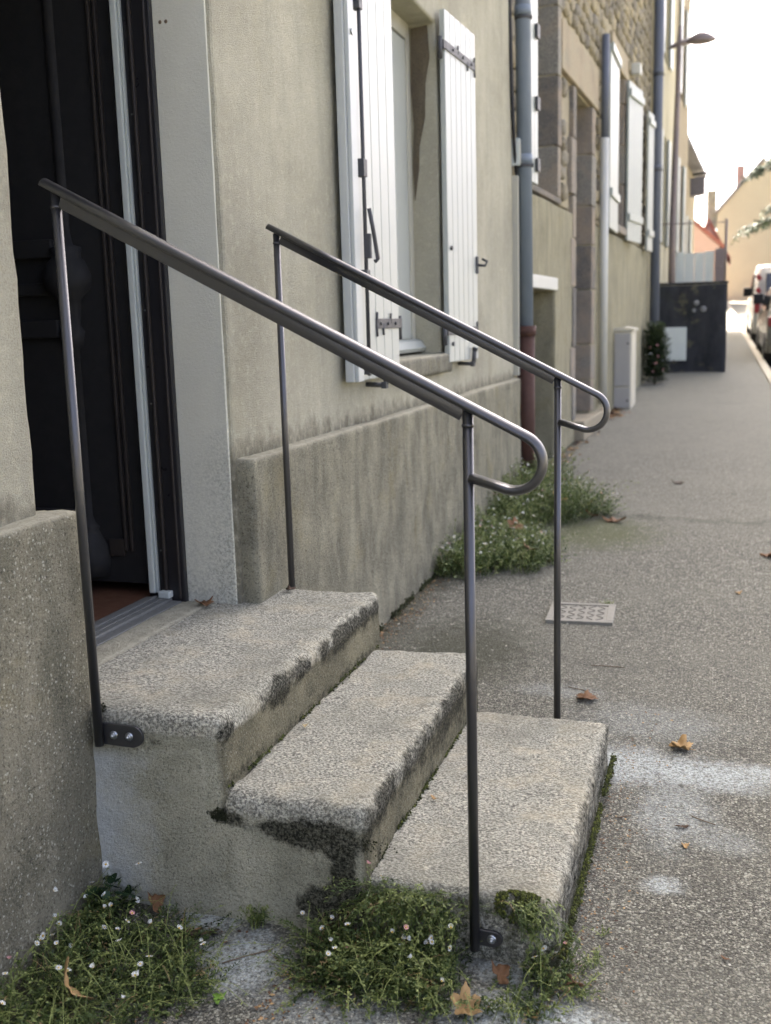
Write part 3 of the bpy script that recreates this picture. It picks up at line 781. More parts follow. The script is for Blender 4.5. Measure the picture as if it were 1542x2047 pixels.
def ms1(q, n): return .55*max(0, n.x)*max(0, (.09-q.z)/.1) + .55*max(0, -n.y)
def ms2(q, n): return .45*max(0, n.x)*math.exp(-((q.z-.11)/.02)**2)
def ms3(q, n): return .45*max(0, n.x)*math.exp(-((q.z-.285)/.02)**2)
def cemf(zt): return lambda q, _: min(1, max(0, (zt-.030-q.z)/.045))
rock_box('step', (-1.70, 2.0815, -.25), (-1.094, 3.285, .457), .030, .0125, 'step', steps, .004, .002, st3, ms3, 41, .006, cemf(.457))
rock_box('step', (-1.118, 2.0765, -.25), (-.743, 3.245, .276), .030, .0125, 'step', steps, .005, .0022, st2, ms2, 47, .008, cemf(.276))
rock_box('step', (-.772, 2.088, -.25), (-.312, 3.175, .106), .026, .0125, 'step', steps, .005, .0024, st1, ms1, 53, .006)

def side_sheet():
    res = .0115; nx_, nz_ = int(.72/res), int(.62/res); idx = {}; V = []; S = []; Fc = []
    def inside(x, z): return (x < -1.125 and z < .385) or (x < -.79 and z < .222)
    def vid(i, j):
        if (i, j) not in idx:
            x = -1.47+i*res; z = -.235+j*res; top = not inside(x, z+res*1.2); edge = top or not inside(x+res*1.2, z)
            zj = (.012*nz((x*9, 2, 4))+.007*nz((x*33, 2, 4))) if not inside(x, z+res*2.2) else 0
            y = 2.0765 + .003*nz((x*5, z*5, 8)) + .002*nz((x*17, z*17, 3)) + .0012*nz((x*60, z*60, 1)) + (.010 if edge else 0)
            idx[i, j] = len(V); V.append((x, y, z+zj)); S.append(sside(Vector((x, 2.09, z))))
        return idx[i, j]
    for i in range(nx_):
        for j in range(nz_):
            x = -1.47+(i+.5)*res; z = -.235+(j+.5)*res
            if inside(x, z): Fc.append((vid(i, j), vid(i+1, j), vid(i+1, j+1), vid(i, j+1)))
    me = bpy.data.meshes.new('side_render'); me.from_pydata(V, [], Fc); me.update()
    for nm, arr in (('stain', S), ('cem', [1.0]*len(S))):
        a = me.attributes.new(nm, 'FLOAT', 'POINT'); a.data.foreach_set('value', np.asarray(arr, np.float32))
    link('side_render', me, 'step', steps, True)
side_sheet()

# moss tufts in the inner corners and on the bottom step
def moss_mesh(name, spots, parent):
    V = []; T = []; K = []
    for (x, y, z, s, k) in spots:
        i = len(V); a = rnd.uniform(0, PI)
        pts = [(math.cos(a+j*PI*2/5)*s*rnd.uniform(.7, 1.2), math.sin(a+j*PI*2/5)*s*rnd.uniform(.7, 1.2)) for j in range(5)]
        V += [(x+px, y+py, z-s*.5) for px, py in pts] + [(x, y, z+s*rnd.uniform(.5, 1.1))]
        K += [max(0, k-.3)]*5 + [k]
        T += [(i+j, i+(j+1) % 5, i+5) for j in range(5)]
    o = fast_mesh(name, V, T, 'mossm', parent, K); o['kind'] = 'stuff'; return o
sp = []
def mossline(x, z, y0, y1, n, s0, s1, thr, sd):
    for _ in range(n):
        y = rnd.uniform(y0, y1)
        if nz((y*9, sd, 0)) + .35*nz((y*31, sd, 3)) < thr: continue
        s = rnd.uniform(s0, s1)
        sp.append((x+abs(rnd.gauss(0, .006)), y, z+abs(rnd.gauss(0, .004)), s, rnd.uniform(.1, 1)))
mossline(-1.102, .278, 2.10, 3.25, 2200, .0016, .0046, -.12, 1)
mossline(-.752, .108, 2.10, 3.20, 2200, .0016, .0048, -.2, 2)
mossline(-.300, .0, 2.05, 3.15, 2600, .002, .005, -.25, 3)
for _ in range(1500):
    a_ = rnd.uniform(0, 2*PI); q = math.sqrt(rnd.random()); x = -.395+math.cos(a_)*q*.058; y = 2.094+math.sin(a_)*q*.03
    if nz((x*45, y*45, 4)) + .5*nz((x*130, y*130, 4)) < -.05-.25*(1-q): continue
    z = .100+.014*(1-q*q) - (max(0, 2.092-y)*1.6)
    sp.append((x, y, z, rnd.uniform(.0016, .0045), rnd.uniform(.2, 1)))
for _ in range(900):
    x = rnd.gauss(-.84, .06); z = .20-abs(rnd.gauss(0, .018)); sp.append((x, 2.082, z, rnd.uniform(.001, .003), rnd.uniform(0, .35)))
for _ in range(260):
    x = rnd.gauss(-1.12, .02); z = .215+rnd.gauss(0, .008); sp.append((x, 2.080, z, rnd.uniform(.0015, .004), rnd.uniform(0, .3)))
for _ in range(220): sp.append((-1.425+rnd.gauss(0, .008), 2.085, .44+rnd.gauss(0, .018), rnd.uniform(.0015, .004), rnd.uniform(0, .3)))
moss_mesh('moss', sp, steps)
sp = []
for _ in range(2600):
    y = rnd.uniform(3.3, 7.7)
    if nz((y*4, 3, 1)) + .4*nz((y*15, 2, 1)) < -.2: continue
    x = -1.440+abs(rnd.gauss(0, .012)); sp.append((x, y, pav_z(x, y)+abs(rnd.gauss(0, .012))*(x < -1.425), rnd.uniform(.003, .009), rnd.uniform(0, .55)))
moss_mesh('moss', sp, house)

# ================================================================== HANDRAILS
def handrail(y, label, zdrop=(0.0, 0.0), near=True):
    h = empty('handrail', (-.95, y, 0), 0, label, 'handrail', 'handrails either side of the steps')
    S = Vector((0, 1, 0))
    def zr(x): return 1.664 - .5195*(x+1.41)
    r = .055; d = Vector((1, 0, -.5195)).normalized(); nrm = Vector((d.z, 0, -d.x))
    t = -.3690; Tp = Vector((t, y, zr(t))); C = Tp + nrm*r
    a0 = math.atan2(Tp.z-C.z, Tp.x-C.x)
    pts = [Vector((-1.438, y, zr(-1.438)))] + [Vector((x, y, zr(x))) for x in (-1.2, -.9, -.6, -.45, -.39)] + [Tp]
    tot = math.radians(173)
    for k in range(1, 25):
        a = a0 - tot*k/24; pts.append(Vector((C.x+r*math.cos(a), y, C.z+r*math.sin(a))))
    last = pts[-1]; dd = (pts[-1]-pts[-2]).normalized()
    L = (-.484-last.x)/dd.x; pts.append(last+dd*L)
    prof = [(-.018, -.004), (-.0178, .003), (-.0160, .0068), (-.0120, .0100), (-.0065, .0122), (0, .0128), (.0065, .0122), (.0120, .0100), (.0160, .0068), (.0178, .003), (.018, -.004), (.014, -.006), (-.014, -.006)]
    b = MB(); b.sweep(pts, prof, -S); b.obj('top_rail', 'rail', h)
    b = MB()
    dn = Vector((-d.z, 0, d.x))*-1
    p0 = Vector((-1.398, y, zr(-1.398))); p1 = Vector((-.499, y, zr(-.499)))
    b.sweep([p0-Vector((0, 0, .0225)), p1-Vector((0, 0, .0225))], [(-.006, -.011), (.006, -.011), (.006, .0142), (-.006, .0142)], -S)
    o = b.obj('flat_bar', 'rail', h); 
    md = o.modifiers.new('bevel', 'BEVEL'); md.width = .0012; md.segments = 2; md.limit_method = 'ANGLE'
    for x, zb in ((-1.41, .372), (-.488, -.012)):
        b = MB(); b.tube([(x, y, zb), (x, y, zr(x)-.006)], .0112, 20); b.tube([(x, y, zr(x)-.040), (x, y, zr(x)-.034)], .0128, 20); p = b.obj('post', 'rail', h)
        # welded lug and wall bracket
    for (x, zb, n) in ((-1.41, .372, 2), (-.488, -.006, 1)):
        s = 1 if near else -1
        yb = y + s*.0135
        b = MB(); L = .115 if n == 2 else .060; hh = .026 if n == 2 else .018
        poly = [(x-.004, zb), (x+L-hh, zb-.002)] + [(x+L-hh+hh*math.sin(a), zb+hh-hh*math.cos(a)) for a in [PI*k/10 for k in range(1, 10)]] + [(x+L-hh, zb+2*hh), (x-.004, zb+2*hh+.002)]
        b.prism(poly, 1, yb-.004, yb+.004); o = b.obj('bracket', 'rail', h)
        md = o.modifiers.new('bevel', 'BEVEL'); md.width = .0012; md.segments = 2; md.limit_method = 'ANGLE'
        for q in range(n):
            bx = x + (.036 + .042*q if n == 2 else .036)
            b = MB(); b.lathe([(.0105, 0), (.0105, .0015), (.0001, .0016)], (0, 0, 0), 16); b.lathe([(.0078, .0016), (.0078, .0065), (.0066, .0072), (.0001, .0073)], (0, 0, 0), 6); b.lathe([(.0042, .0073), (.0042, .0105), (.002, .012), (.0001, .0121)], (0, 0, 0), 10)
            m = b.mesh('bolt'); bo = link('bolt', m, 'steel', o); bo.rotation_euler = (PI/2 if near else -PI/2, 0, 0); bo.location = (bx, yb-s*.004, zb+hh)
    return h
handrail(2.054, 'dark grey metal handrail on the near side of the steps, in front, with curled end')
handrail(3.262, 'dark grey metal handrail on the far side of the steps, nearer the white shutters', near=False)

# ================================================================== STONE HOUSE (its front turns 2.2 degrees towards the street)
A2 = math.radians(2.2); P0 = Vector((-1.52, 8.0, 0)); D2 = Vector((math.sin(A2), math.cos(A2), 0)); N2 = Vector((math.cos(A2), -math.sin(A2), 0))
def h2(s, n, z): return P0 + D2*s + N2*n + Vector((0, 0, z))
sh_house = empty('stone_house', P0, -A2, 'tan rubble-stone house with granite door surround and streaked plaster base', 'house'); LOCAL.add(sh_house.name)
HN = sh_house
W1 = (.64, 1.70, 2.37, 4.6); DR = (2.62, 3.60, -1, 3.55); CE = (.55, 1.60, -1, 1.62); WA = (5.25, 6.15, 2.40, 4.32); WB = (9.05, 9.45, 2.40, 4.32)
uc = cuts(-.16, 9.55, .3, [W1[0], W1[1], DR[0], DR[1], CE[0], CE[1], WA[0], WA[1]])
zc = cuts(-.4, 2.395, .12, [1.62, 2.37])
wall_grid('plaster_base', (0, 0, 0), (0, 1, 0), (1, 0, 0), uc, zc, [(W1[0], W1[1], 2.37, 9), DR, CE], .4, 'plaster2', HN, .006, .02, .006)
zc2 = cuts(2.40, 8.2, .2, [W1[2]+.03, W1[3], DR[3], WA[2]+.01, WA[3]])
wall_grid('wall', (-.035, 0, 0), (0, 1, 0), (1, 0, 0), uc, zc2, [W1, DR, WA], .36, 'mortar', HN, .006, .01, .006)
b = MB(); b.box((-8, -.16, -.4), (-7.7, 9.55, 8.2)); b.box((-7.7, -.16, -.4), (-.42, .0, 8.2)); b.box((-7.7, 9.35, -.4), (-.42, 9.55, 8.2)); b.box((-3, .05, -.3), (-2.8, 9.3, 6)); b.obj('light_block_shell', 'dark', HN)  # back and end walls out of view, added to block the sun
b = MB(); b.prism([(-8.3, 8.2), (.25, 8.2), (.25, 8.3), (-4, 11.2), (-8.3, 8.3)], 1, -.2, 9.6); b.obj('roof', 'slate', HN)  # unseen roof, put here as a sun blocker

# granite dressings
def gblock(lo, hi, m, bev=.012): return box('granite_block', lo, hi, m, HN, bev)
def jambs(s0, s1, z0, z1, depth, mats, n, proud=.012, w=.0):
    """far-side reveal blocks of an opening: they face back down the street"""
    zs = [z0]; k = 0
    while zs[-1] < z1-.05:
        zs.append(min(z1, zs[-1]+rnd.uniform(.34, .62)))
        if z1-zs[-1] < .2: zs[-1] = z1
    for i in range(len(zs)-1):
        ww = w if i % 2 else w*.45
        gblock((-depth, s1-.006-rnd.uniform(0, .004), zs[i]+.006), (proud*rnd.uniform(.6, 1.1), s1+.11+ww, zs[i+1]-.006), mats[i % len(mats)])
        gblock((-depth, s0-.09-ww, zs[i]+.006), (proud*rnd.uniform(.6, 1.1), s0+.006, zs[i+1]-.006), mats[(i+1) % len(mats)])
jambs(W1[0], W1[1], 2.44, 4.6, .30, ['granite', 'granite_dark', 'granite'], 4, .01, .06)
jambs(DR[0], DR[1], .36, 3.54, .34, ['granite_pink', 'granite', 'granite_pink', 'granite_dark'], 7, .014, .16)
gblock((-.34, 1.86, 3.56), (.016, 3.98, 3.98), 'granite_tan', .014)
gblock((-.30, .45, 4.62), (.016, 2.0, 4.95), 'granite_tan', .014)
gblock((-.30, .50, 2.385), (.01, 1.84, 2.435), 'granite_dark', .012)
jambs(WA[0], WA[1], 2.50, 4.32, .28, ['granite_pink', 'granite'], 4, .01, .05)
gblock((-.30, 5.0, 4.335), (.014, 6.42, 4.62), 'granite_tan')
gblock((-.30, 5.1, 2.402), (.05, 6.3, 2.49), 'granite')
b = MB(); b.box((-.50, DR[0]-.05, .0), (-.345, DR[1]+.05, 3.6)); b.obj('door_panel', 'blackwood', HN)
box('doorstep', (-.34, DR[0]+.015, -.1), (.10, DR[1]+.75, .345), 'granite_tan', HN, .02)
box('cellar_door', (-.42, CE[0], -.2), (-.36, CE[1], 1.62), 'dark', HN)
box('cellar_lintel', (-.30, CE[0]-.05, 1.622), (.012, CE[1]+.07, 1.73), 'pipe_pale', HN, .008)
for s0, s1, z0, z1 in ((W1[0]+.02, W1[1]-.01, 2.44, 4.6), (WA[0]+.01, WA[1]-.01, 2.5, 4.32)):
    wf = MB(); wf.box((-.285, s0, z0), (-.235, s0+.06, z1)); wf.box((-.285, s1-.06, z0), (-.235, s1, z1)); wf.box((-.284, s0+.06, z0), (-.236, s1-.06, z0+.08)); wf.box((-.283, (s0+s1)/2-.05, z0+.08), (-.237, (s0+s1)/2+.05, z1))
    wo = wf.obj('window', 'pvc', HN)
    box('pane', (-.268, s0+.05, z0+.06), (-.262, s1-.05, z1), 'glass', wo)

# rubble stones: shared irregular shapes
def stone_mesh(k):
    r = random.Random(100+k); n = r.choice([6, 7, 8]); bm = bmesh.new()
    ang = [2*PI*i/n + r.uniform(-.22, .22) for i in range(n)]
    def sq(a, f):   # superellipse so that stones stay blocky
        c, s_ = math.cos(a), math.sin(a); e = 3.2
        q = (abs(c)**e+abs(s_)**e)**(-1/e); return (c*q*f*.5, s_*q*f*.5)
    o = [sq(a, r.uniform(.9, 1.0)) for a in ang]
    lo = [bm.verts.new((-.6, p[0], p[1])) for p in o]
    mi = [bm.verts.new((r.uniform(.35, .6), p[0]*.99, p[1]*.99)) for p in o]
    hi = [bm.verts.new((r.uniform(.8, 1.05), p[0]*r.uniform(.62, .8), p[1]*r.uniform(.62, .8))) for p in o]
    ce = bm.verts.new((r.uniform(.95, 1.15), r.uniform(-.08, .08), r.uniform(-.08, .08)))
    for i in range(n):
        j = (i+1) % n
        bm.faces.new((lo[i], lo[j], mi[j], mi[i])); bm.faces.new((mi[i], mi[j], hi[j], hi[i])); bm.faces.new((hi[i], hi[j], ce))
    bmesh.ops.recalc_face_normals(bm, faces=bm.faces)
    me = bpy.data.meshes.new('stone'); bm.to_mesh(me); bm.free(); me.materials.append(M['stone'])
    return me
SM = [stone_mesh(k) for k in range(12)]
blocked = [(W1[0]-.20, W1[1]+.22, 2.3, 4.97), (DR[0]-.30, DR[1]+.32, 0, 3.56), (1.84, 4.0, 3.54, 4.0), (WA[0]-.2, WA[1]+.2, 2.3, 4.64), (4.98, 6.44, 4.3, 4.64)]
cand = []
z = 2.42
while z < 6.6:
    hgt = rnd.uniform(.11, .20); s = -.14 + rnd.uniform(0, .1)
    while s < 9.5:
        L = hgt*rnd.uniform(1.0, 2.5)
        cs, cz_ = s+L/2, z+hgt/2+rnd.uniform(-.015, .015)
        if s+L < 9.53 and not any(a < cs+L*.35 and cs-L*.35 < b_ and c < cz_+.03 and cz_-.03 < d for a, b_, c, d in blocked):
            cand.append((cs, cz_, L, hgt))
        s += L+.008
    z += hgt+.006
# the part of this wall the street-level view reaches: z grows with distance along the front
def shows(c): return c[1] < 3.75 + .29*c[0] + .15
vis = [c for c in cand if shows(c)]; oth = [c for c in cand if not shows(c)]
vis.sort(key=lambda c: c[0]); near_s, rest = vis[:300], vis[300:]+oth
for cs, cz_, L, hgt in near_s:
    o = bpy.data.objects.new('stone', rnd.choice(SM)); col.objects.link(o); o.parent = HN
    o.location = (-.034, cs, cz_); o.scale = (rnd.uniform(.022, .045), L*1.02, hgt*1.04); o.rotation_euler = (rnd.uniform(-.10, .10), 0, 0)
V = []; Fc = []
for cs, cz_, L, hgt in rest:
    me = rnd.choice(SM); base = len(V); dx = rnd.uniform(.022, .045)
    V += [(-.034+v.co.x*dx, cs+v.co.y*L*1.02, cz_+v.co.z*hgt*1.04) for v in me.vertices]
    Fc += [tuple(base+i for i in p.vertices) for p in me.polygons]
o = mesh_np('stonework', V, Fc, 'stone', HN); o['kind'] = 'stuff'

# shutters of the stone house
def shutter2(s, z0, H, width, n0, ang, sgn=1, nb=4, straps=(.12, .9)):
    sh = empty('shutter', (n0, s, z0), ang); sh.parent = HN; LOCAL.add(sh.name)
    bw = width/nb
    for k in range(nb):
        a, c = sgn*k*bw, sgn*((k+1)*bw-.006)
        box('board', (-.032, min(a, c), 0), (0, max(a, c), H), 'shutter2', sh, .005)
    for q in straps:
        a, c = sgn*.01, sgn*(width-.02)
        box('batten', (.0005, min(a, c), H*q-.045), (.028, max(a, c), H*q+.045), 'shutter2', sh, .006)
    return sh
shutter2(.62, 2.42, 2.15, .40, .05, 0, -1, 3, ())
for zz in (2.56, 3.02, 3.55):
    box('hinge_block', (.052, .50, zz-.05), (.075, .60, zz+.05), 'iron', HN, .006)
shutter2(5.24, 2.37, 1.95, .92, .06, math.radians(2), -1, 5, (.2, .985))
shutter2(6.17, 2.35, 1.95, .80, .06, -math.radians(6), 1, 5, (.15, .93))
shutter2(8.30, 2.34, 1.96, .44, .08, -math.radians(4), 1, 3, (.13, .93))
box('vent_cowl', (.0, 6.80, 4.50), (.12, 6.98, 4.64), 'pipe_pale', HN, .02)

# ---- pipes, cable and trunking on the fronts
def pipe_thing(name, label, s, n, z0, z1, r, mat, collars=(), lower=None, cat='downpipe', lean=0.0):
    t = empty(name, h2(s, n, z0), 0, label, cat)
    b = MB(); b.tube([h2(s, n, z0), h2(s+lean*(z1-z0), n, z1)], r, 24); b.obj('pipe', mat, t)
    for zc_ in collars:
        ss = s+lean*(zc_-z0)
        b = MB(); b.tube([h2(ss, n, zc_-.03), h2(ss, n, zc_+.035)], r*1.10, 24); b.obj('collar', mat, t)
        b = MB(); b.box((-.004, -.01, -.012), (.004, .01, .012)); bo = b.obj('clip', 'iron', t)
        bo.matrix_parent_inverse = Matrix.Translation(t.location).inverted(); bo.location = h2(ss, n+r*1.15, zc_-.045)
        b = MB(); b.tube([h2(ss, n, zc_-.058), h2(ss, n, zc_-.034)], r*1.06, 24); b.obj('clamp', 'iron', t)
    if lower:
        zb, rl, ml = lower
        b = MB(); b.tube([h2(s, n, zb), h2(s, n, z0+.06)], rl, 24); b.tube([h2(s, n, z0-.005), h2(s, n, z0+.07)], rl*1.16, 24); b.obj('lower_pipe', ml, t)
    return t
pipe_thing('downpipe', 'blue-grey plastic downpipe with rusty iron foot beside the rendered house', -.03, .09, 1.25, 8.1, .056, 'pipe', (2.52, 3.53), (.02, .066, 'rust'), lean=-.028)
pipe_thing('downpipe', 'pale grey downpipe with dark upper length beside the granite doorway', 4.12, .06, .40, 3.30, .046, 'pipe_pale', (), None)
pipe_thing('downpipe', 'thick slate grey downpipe at the far end of the stone house', 9.18, .11, .62, 8.1, .075, 'pipe_dark', (3.62, 5.0), (.45, .085, 'black'))
ut = pipe_thing('vent_pipe', 'dark upright pipe above the pale grey downpipe', 4.12, .06, 3.30, 4.36, .042, 'pipe_dark', (), None, 'pipe')
t = empty('cable_trunking', h2(-.055, 0, .95), 0, 'thin white plastic cable trunking between cement wall and downpipe', 'trunking')
b = MB(); b.box((-1.532, 7.832, .955), (-1.462, 7.872, 2.40), None, .003); b.obj('cover', 'pvc', t)
t = empty('junction_box', (-1.5, 7.87, 2.45), 0, 'small white cable box above the trunking', 'cable box')
b = MB(); b.box((-1.515, 7.832, 2.47), (-1.45, 7.895, 2.66), None, .006); b.obj('case', 'pvc_grey', t)
b = MB(); b.box((-1.4495, 7.84, 2.48), (-1.446, 7.885, 2.65), None, .002); b.obj('lid', 'pvc', t)
b = MB()
b.tube([(-1.50, 7.715, 6.0), (-1.495, 7.72, 3.6), (-1.49, 7.73, 3.1), (-1.488, 7.79, 2.75), (-1.48, 7.855, 2.42)], .011, 8)
b.tube([(-1.50, 7.74, 6.0), (-1.495, 7.745, 3.6), (-1.482, 7.76, 3.0), (-1.48, 7.85, 2.44), (-1.48, 7.86, 2.36)], .007, 8)
tag(b.obj('cable', 'black'), 'black cable running down the edge of the cement wall', 'cable')

# ================================================================== UTILITY CABINET
y0 = 13.45
bx = -1.33
t = empty('utility_cabinet', (bx+.12, y0+.3, gz(y0)), 0, 'grey and cream utility cabinet standing against the plaster wall', 'cabinet')
zg = gz(y0)-.02
b = MB(); b.box((bx+.01, y0+.02, zg), (bx+.235, y0+.70, zg+.98), None, .01); b.obj('body', 'box_cream', t)
b = MB(); b.prism([(bx, zg+.982), (bx+.26, zg+.982), (bx+.26, zg+1.01), (bx+.13, zg+1.035), (bx, zg+1.02)], 1, y0, y0+.73); b.obj('lid', 'box_cream', t)
box('door', (bx+.025, y0, zg+.30), (bx+.215, y0+.019, zg+.95), 'box', t, .006)
box('lower_panel', (bx+.025, y0, zg+.03), (bx+.215, y0+.019, zg+.285), 'box', t, .006)
b = MB(); b.tube([(bx+.19, y0+.001, zg+.83), (bx+.19, y0-.008, zg+.83)], .012, 8); b.obj('lock', 'black', t)
b = MB(); b.tube([(bx+.19, y0+.001, zg+.12), (bx+.19, y0-.008, zg+.12)], .012, 8); b.obj('lock', 'black', t)

# ================================================================== DARK WALL ACROSS THE FRONT
DY = 18.6; zf = gz(DY)-.12
t = empty('garden_wall', (-.5, DY, zf), 0, 'dark grey rendered garden wall jutting onto the pavement', 'wall')
rock_box('wall', (-1.25, DY, zf-.2), (.03, DY+.22, 1.90), .02, .07, 'darkwall', t, .006, .002, seed=61)
box('coping', (-1.25, DY-.012, 1.895), (.045, DY+.235, 1.93), 'darkwall', t, .008)
for x, z, r in ((-.462, 1.587, .045), (-.347, 1.484, .05), (-.50, 1.46, .032)):
    b = MB(); b.lathe([(r, 0), (r*.92, .004), (.001, .005)], (0, 0, 0), 16); o = b.obj('pale_spot', 'spot', t)
    o.matrix_parent_inverse = Matrix.Translation(t.location).inverted(); o.rotation_euler = (PI/2, 0, 0); o.location = (x, DY-.004, z)
t = empty('meter_box', (-.8, DY-.05, .62), 0, 'white meter cover fixed low on the dark wall', 'meter box')
box('cover', (-1.02, DY-.05, .63), (-.61, DY+.002, 1.19), 'fencewhite', t, .008)
box('door', (-.99, DY-.056, .66), (-.64, DY-.0505, 1.16), 'fencewhite', t, .004)
t = empty('wall_railing', (-.02, DY+.1, 1.93), 0, 'thin metal frame with one post standing on the dark wall', 'railing')
b = MB(); b.tube([(-.02, DY+.1, 1.93), (-.02, DY+.1, 2.93)], .022, 8); b.obj('post', 'lampgrey', t)
b = MB(); b.tube([(-1.10, DY+.1, 2.90), (-.02, DY+.1, 2.88)], .009, 6); b.obj('top_wire', 'lampgrey', t)
b = MB(); b.tube([(-.02, DY+.1, 2.16), (-.17, DY+.1, 2.16)], .015, 6); b.obj('arm', 'lampgrey', t)
t = empty('fence', (-.7, 22, gz(22)), 0, 'pale panel fence showing over the dark wall', 'fence')
for k in range(5):
    x0 = -1.16+k*.186; box('panel', (x0, 22, gz(22)), (x0+.178, 22.03, 2.60+.015*math.sin(k*2)), 'fencewhite', t, .004)
box('post', (-.222, 21.97, gz(22)), (-.05, 22.1, 2.66), 'lampgrey', t, .008)

# ================================================================== HOUSES FURTHER ALONG
def row_house(name, label, s0, s1, n0, z1, mat, wins, cat='house', roofm='slate', depth=7.0, rise=2.6):
    t = empty(name, h2(s0, 0, 0), -A2, label, cat, 'houses further along the row'); LOCAL.add(t.name)
    L = s1-s0; hs = [(a, b_, c, d) for a, b_, c, d in wins]
    ex = sorted({v for w_ in hs for v in w_[:2]}); ez = sorted({v for w_ in hs for v in w_[2:]})
    wall_grid('wall', (n0, 0, 0), (0, 1, 0), (1, 0, 0), cuts(0, L, .5, ex), cuts(-.3, z1, .5, ez), hs, .28, mat, t, .006, .02, .004)
    b = MB(); b.box((n0-depth, .002, -.3), (n0-.285, .16, z1)); b.box((n0-depth, L-.16, -.3), (n0-.285, L-.002, z1)); b.box((n0-depth-.2, 0, -.3), (n0-depth, L, z1)); b.obj('side_wall', mat, t)
    b = MB(); b.prism([(n0-depth-.4, z1), (n0+.3, z1), (n0+.3, z1+.1), (n0-depth/2, z1+rise), (n0-depth-.4, z1+.1)], 1, -.02, L+.02); b.obj('roof', roofm, t)
    for a, b_, c, d in hs:
        m = MB(); m.box((n0-.20, a+.002, c+.002), (n0-.15, a+.08, d-.002)); m.box((n0-.20, b_-.08, c+.002), (n0-.15, b_-.002, d-.002)); m.box((n0-.198, a+.08, c+.002), (n0-.152, b_-.08, c+.09)); m.box((n0-.198, a+.08, d-.09), (n0-.152, b_-.08, d-.002))
        wo = m.obj('window', 'pvc', t); box('pane', (n0-.178, a+.07, c+.08), (n0-.172, b_-.07, d-.08), 'glass', wo)
        for sg, e in ((-1, a), (1, b_)):
            if c < .9: continue
            lo, hi = sorted((e+sg*.01, e+sg*.42)); box('shutter', (n0+.01, lo, c), (n0+.045, hi, d), 'shutter2', t, .006)
    return t
row_house('cream_house', 'cream rendered house just beyond the stone house, behind the dark wall', 9.58, 13.2, .02, 9.2, 'cream3', [(1.1, 2.1, 2.6, 4.4), (1.1, 2.1, 5.6, 7.3)])
row_house('tan_house', 'tan stone house beyond the cream one, dark against the sky', 13.24, 16.6, .02, 9.8, 'tan4', [(.9, 1.9, 2.6, 4.4), (.9, 1.9, 5.6, 7.4)])
lh = row_house('low_house', 'lower tan house at the end of the row with dark bracket box', 16.65, 24, -.30, 5.2, 'tan4', [(1.2, 2.2, 2.4, 3.9), (4.2, 5.2, 2.4, 3.9)], rise=1.4)
b = MB(); b.prism([(0, 0), (.36, .05), (.36, .50), (0, .46)], 1, 0, .35); o = b.obj('wall_box', 'slate', lh); o.location = (-.29, 5.2, 4.5)
t = empty('wall_sign', h2(22, .35, 5.0), 0, 'small dark bar sticking out from the low house', 'bracket')
b = MB(); b.tube([h2(21.9, -.25, 5.05), h2(21.9, .55, 5.12)], .035, 8); b.obj('arm', 'iron', t)

# far houses at the top of the street
def gable_house(name, label, x0, x1, y, dep, ze, zp, mat, roofm, wins=(), group='houses at the top of the street', chim=None):
    t = empty(name, ((x0+x1)/2, y, gz(y)), 0, label, 'house', group)
    xm = (x0+x1)/2
    b = MB(); b.prism([(x0, gz(y)-.6), (x1, gz(y)-.6), (x1, ze), (xm, zp), (x0, ze)], 1, y, y+dep); b.obj('wall', mat, t)
    rb_ = MB(); e = .22
    sl = (zp-ze)/(xm-x0)
    rb_.prism([(x0-e, ze-e*sl+.02), (xm, zp+.02), (x1+e, ze-e*sl+.02), (x1+e, ze-e*sl+.20), (xm, zp+.22), (x0-e, ze-e*sl+.20)], 1, y-.06, y+dep+.1); ro = rb_.obj('roof', roofm, t)
    if chim:
        for cx, cw, cy, zt, cm in chim:
            box('chimney', (cx, cy, zp-2.2), (cx+cw, cy+.5, zt), cm, ro, .02)
    for a, c, d, e2 in wins:
        wo = box('window', (a, y-.03, c), (d, y+.02, e2), 'pvc', t); box('pane', (a+.08, y-.04, c+.08), (d-.08, y-.0305, e2-.08), 'glass', wo)
    return t
gable_house('yellow_house', 'pale ochre house with a steep gable closing the street', -.55, 3.9, 60, 9, 6.75, 9.25, 'yellow', 'slate', [], chim=[(.36, .42, 60.4, 9.15, 'brick')])
gable_house('pink_house', 'red-roofed pinkish house low on the left of the street end', -3.6, -.30, 46, 6, 4.2, 5.65, 'pinkwall', 'redroof', [], chim=None)
gable_house('grey_roofed_house', 'small far house with tall grey chimney', -1.6, -.05, 52, 5, 4.2, 5.6, 'brick', 'redroof', [], chim=[(-.95, .42, 52.4, 7.1, 'sillcement')])

# ================================================================== STREET LAMP
LY = 19.7
t = empty('street_lamp', (-.93, LY, gz(LY)), 0, 'tall street lamp with flat oval head over the road', 'street lamp')
b = MB(); b.tube([(-.935, LY, gz(LY)-.1), (-.925, LY, 3.0), (-.872, LY, 5.96), (-.865, LY, 6.25)], .05, 12, True, [.07, .058, .042, .03]); b.obj('pole', 'lampgrey', t)
b = MB(); b.tube([(-1.07, LY, 5.90), (-.87, LY, 5.97), (-.70, LY, 5.99)], .03, 10, True, [.018, .05, .045]); b.obj('arm', 'lampgrey', t)
V = []; Fc = []; n = 20; mm = 14
for i in range(mm+1):
    u = i/mm; x = -.76+.49*u; wd = .15*math.sin(PI*min(1, .06+u*.92))**.55; hg = .12*math.sin(PI*(.05+.91*u))**.8
    for k in range(n):
        a = 2*PI*k/n; zz = math.sin(a); V.append((x, LY+wd*math.cos(a), 5.97+hg*(1.25*zz if zz > 0 else .4*zz)+.0*u))
for i in range(mm):
    for k in range(n): Fc.append((i*n+k, i*n+(k+1) % n, (i+1)*n+(k+1) % n, (i+1)*n+k))
Fc += [tuple(range(n)), tuple(range(mm*n, mm*n+n))]
